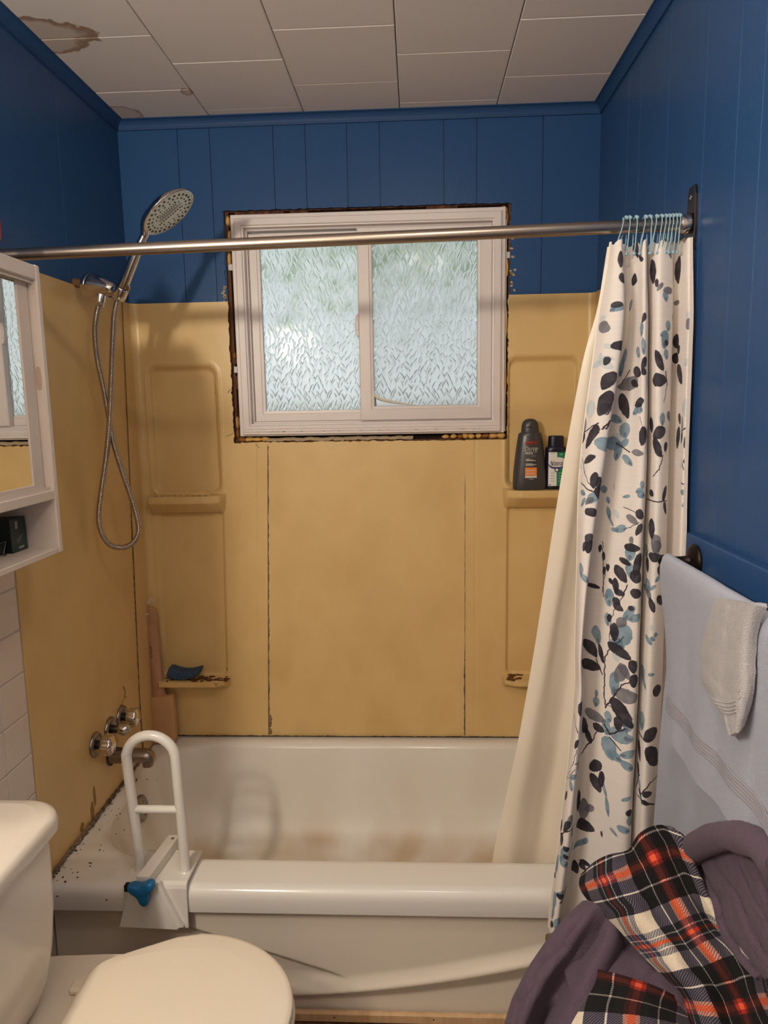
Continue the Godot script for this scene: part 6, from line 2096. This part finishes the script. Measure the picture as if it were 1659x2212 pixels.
func towels() -> void:
	var t := thing("bath_towel", "large blue grey terry towel folded over the bronze bar", "towel")
	# section over the bar: down the room side, up, over, down the wall side
	var rows := []
	var sec := [[0.874, 1.436], [0.90, 1.4365], [0.96, 1.437], [1.03, 1.4365], [1.10, 1.4355], [1.16, 1.434], [1.195, 1.433], [1.214, 1.434], [1.2285, 1.4385], [1.2325, 1.445], [1.2285, 1.4515], [1.212, 1.456], [1.15, 1.459], [1.0, 1.462], [0.85, 1.463], [0.72, 1.463], [0.62, 1.463], [0.56, 1.463]]
	var ctl := []
	for q in sec:
		var row := PackedVector3Array()
		for k in 15:
			var back := 1.0 if q[1] > 1.45 else 0.0
			var z0: float = lerpf(1.034, 0.960, clampf((q[0] - 0.874) / 0.33, 0.0, 1.0)) if back == 0.0 else lerpf(0.905, 0.958, clampf((q[0] - 0.6) / 0.6, 0.0, 1.0))
			var z := z0 + (1.578 - z0) * k / 14.0
			var wav := 0.0035 * sin(z * 46.0 + 0.6) * sstep(1.23, 1.0, q[0]) + 0.003 * nz.get_noise_2d(z * 700.0, q[0] * 200.0)
			var yy: float = q[0]
			if q[0] < 0.9 and back == 0.0:
				yy += 0.005 * sin(z * 20.0)
			row.append(V(q[1] + wav, yy, z))
		ctl.append(row)
	var mb := MB.new()
	rows = weave(ctl, 4, 4)
	mb.sheet(rows, 0.007)
	put("terry_cloth", mb.mesh(), M.terry, t)
	mb = MB.new()   # the flat woven band above the hem
	for b in 5:
		var r := []
		for k in 57:
			var z := 1.024 + 0.55 * k / 56.0
			var x := 1.4365 + 0.0035 * sin(z * 46.0 + 0.6) * 0.97 - 0.0050
			var y := 0.932 + 0.0058 * b + 0.003 * sin(z * 20.0)
			r.append(PackedVector3Array([V(x + 0.0014, y, z), V(x, y + 0.0014, z), V(x, y + 0.0044, z), V(x + 0.0014, y + 0.0058, z)]))
		mb.patch(r)
	put("woven_band", mb.mesh(false), M.terry_band, t)
	t = thing("hand_towel", "smaller pale grey cloth draped over the big towel, twisted to a point", "towel")
	ctl = []
	for r in CLOTH:
		ctl.append(P3(r))
	mb = MB.new()
	rows = weave(ctl, 8, 8)
	for i in rows.size():
		for k in rows[i].size():
			rows[i][k].x -= 0.008 * sin(PI * k / (rows[i].size() - 1.0)) + 0.002 * nz.get_noise_2d(k * 22.0, i * 9.0)
	mb.sheet(rows, 0.007)
	put("terry_cloth", mb.mesh(), M.washcloth, t)
	mb = MB.new()   # ribbed bands near its hem
	for b in 4:
		var pl := PackedVector3Array()
		var i: int = rows.size() - 18 + b * 2
		for k in range(2, rows[i].size() - 10):
			pl.append(rows[i][k] + V(-0.0038, 0, 0.0008))
		mb.tube(pl, 0.0013, 5)
		pl = PackedVector3Array()
		i = 22 + b * 3
		for k in range(rows[i].size() - 9, rows[i].size() - 1):
			pl.append(rows[i][k] + V(-0.0038, -0.004 * (rows[i].size() - k), 0.0008))
		mb.tube(pl, 0.0013, 5)
	put("ribbed_band", mb.mesh(), M.washcloth, t)

func draped(called: String, ctl_rows: Array, pu: int, pv: int, th: float, m: Material, parent: Node, ripple: float, uvk := 0.0, uvo := Vector2.ZERO, turn := 0.0, folds := 0.0, depth := 0.0) -> void:
	var ctl := []
	for r in ctl_rows:
		ctl.append(P3(r))
	var rows := weave(ctl, pu, pv)
	var uvs := []
	for i in rows.size():
		var uv := PackedVector2Array()
		for k in rows[i].size():
			var p: Vector3 = rows[i][k]
			var f := 0.6 * nz.get_noise_3d(p.x * 900.0, p.y * 900.0, p.z * 900.0) + nz.get_noise_3d(p.x * 330.0 + 70.0, p.y * 330.0, p.z * 330.0)
			rows[i][k] += V(-0.25, 0.75, 0.35) * ripple * f
			if folds > 0.0:
				var a: float = TAU * folds * k / (rows[i].size() - 1.0) + 1.6 * nz.get_noise_2d(i * 5.0, k * 3.0)
				rows[i][k] += V(-0.35, 0.55, 0.55) * depth * (0.5 + 0.5 * cos(a) - 0.3 * cos(2.0 * a)) * sstep(0.0, 0.25, float(i) / rows.size())
			uv.append(Vector2.ZERO)
		uvs.append(uv)
	if uvk > 0.0:   # cloth lengths along and across, so that the check keeps its size
		var mid: int = rows[0].size() / 2
		var v := 0.0
		for i in rows.size():
			if i > 0:
				v += rows[i][mid].distance_to(rows[i - 1][mid])
			var u := 0.0
			for k in rows[i].size():
				if k > 0:
					u += rows[i][k].distance_to(rows[i][k - 1])
				uvs[i][k] = Vector2(u, v)
			var um: float = uvs[i][mid].x
			for k in rows[i].size():
				uvs[i][k] = (Vector2(uvs[i][k].x - um, uvs[i][k].y).rotated(turn)) * uvk + uvo
	var mb := MB.new()
	mb.sheet(rows, th, uvs)
	put(called, mb.mesh(), m, parent)

func laundry() -> void:
	# stool-like wooden hamper under the heap
	var t := thing("wooden_hamper", "weathered wooden hamper peeking out under the purple robe by the tub", "hamper")
	t.position = V(1.186, 0.0, 1.102)
	t.rotation.y = 0.26
	var mb := MB.new()
	for k in 4:
		mb = MB.new()
		mb.slab(0.063 * k, 0.061 + 0.063 * k, 0.470, 0.500, 0.0, 0.29, 0.003)
		put("lid_board", mb.mesh(), M.weathered_wood, t)
	for k in 4:
		mb = MB.new()
		mb.box(V(0.06 if k % 2 else 0.23, 0.235, 0.03 if k < 2 else 0.27), V(0.034, 0.47, 0.034), 0.003)
		put("leg", mb.mesh(), M.weathered_wood, t)
	for k in 2:
		mb = MB.new()
		if k == 0:
			mb.slab(0.048, 0.064, 0.03, 0.465, 0.045, 0.255)
		else:
			mb.slab(0.075, 0.215, 0.03, 0.465, 0.018, 0.034)
		put("side_board", mb.mesh(), M.weathered_wood, t)
	t = thing("plush_robe", "dusky purple plush robe heaped over the hamper under the plaid blanket", "robe")
	draped("front_panel", ROBE_LEFT, 10, 10, 0.010, M.plush, t, 0.005, 0.0, Vector2.ZERO, 0.0, 4.6, 0.016)
	draped("back_panel", ROBE_RIGHT, 10, 10, 0.010, M.plush, t, 0.005, 0.0, Vector2.ZERO, 0.0, 5.2, 0.026)
	var roll := spline(P3(ROBE_COLLAR), 8)
	var rad := []
	for k in roll.size():
		roll[k] += V(0, 0.005, 0.003) * nz.get_noise_1d(k * 7.0)
		rad.append(0.023 + 0.004 * nz.get_noise_1d(k * 7.0 + 50.0))
	mb = MB.new()
	mb.tube(roll, rad, 14)
	put("collar", mb.mesh(), M.plush, t)
	mb = MB.new()   # the bulk of the heap, everything else lies on it
	var rows := []
	for i in 25:
		var v := i / 24.0
		var row := PackedVector3Array()
		for k in 25:
			var u := k / 24.0
			var x := lerpf(1.20, 1.445, u)
			var z := lerpf(1.15, 1.60, v)
			var edge := sin(PI * clampf(u * 0.9 + 0.05, 0.0, 1.0)) * sin(PI * clampf(v * 0.85 + 0.08, 0.0, 1.0))
			row.append(V(x, 0.506 + 0.06 * pow(edge, 0.5) + 0.010 * nz.get_noise_2d(x * 600.0, z * 600.0), z))
		rows.append(row)
	mb.sheet(rows, 0.010)
	put("lower_folds", mb.mesh(), M.plush, t)
	t = thing("plaid_blanket", "red black and cream plaid fleece blanket on top of the purple robe", "blanket")
	draped("upper_fold", PLAID_A, 8, 8, 0.008, M.plaid, t, 0.004, 4.2, Vector2(0.315, 0.10), 0.0, 2.6, 0.010)
	draped("lower_fold", PLAID_B, 8, 8, 0.008, M.plaid, t, 0.003, 4.0, Vector2(0.30, 0.24), 0.0, 2.0, 0.008)

func _ready() -> void:
	rng.seed = 4242
	nz.seed = 17
	nz.frequency = 0.01
	nz.fractal_octaves = 3
	camera_and_light()
	make_materials()
	shell()
	lamps()
	window()
	outdoors()
	surround()
	bathtub()
	toilet()
	cabinet()
	curtain_rod()
	curtain()
	shower()
	faucet()
	grab_bar()
	towel_bar()
	towels()
	laundry()
	bottles()
	sponge()
	bath_brush()
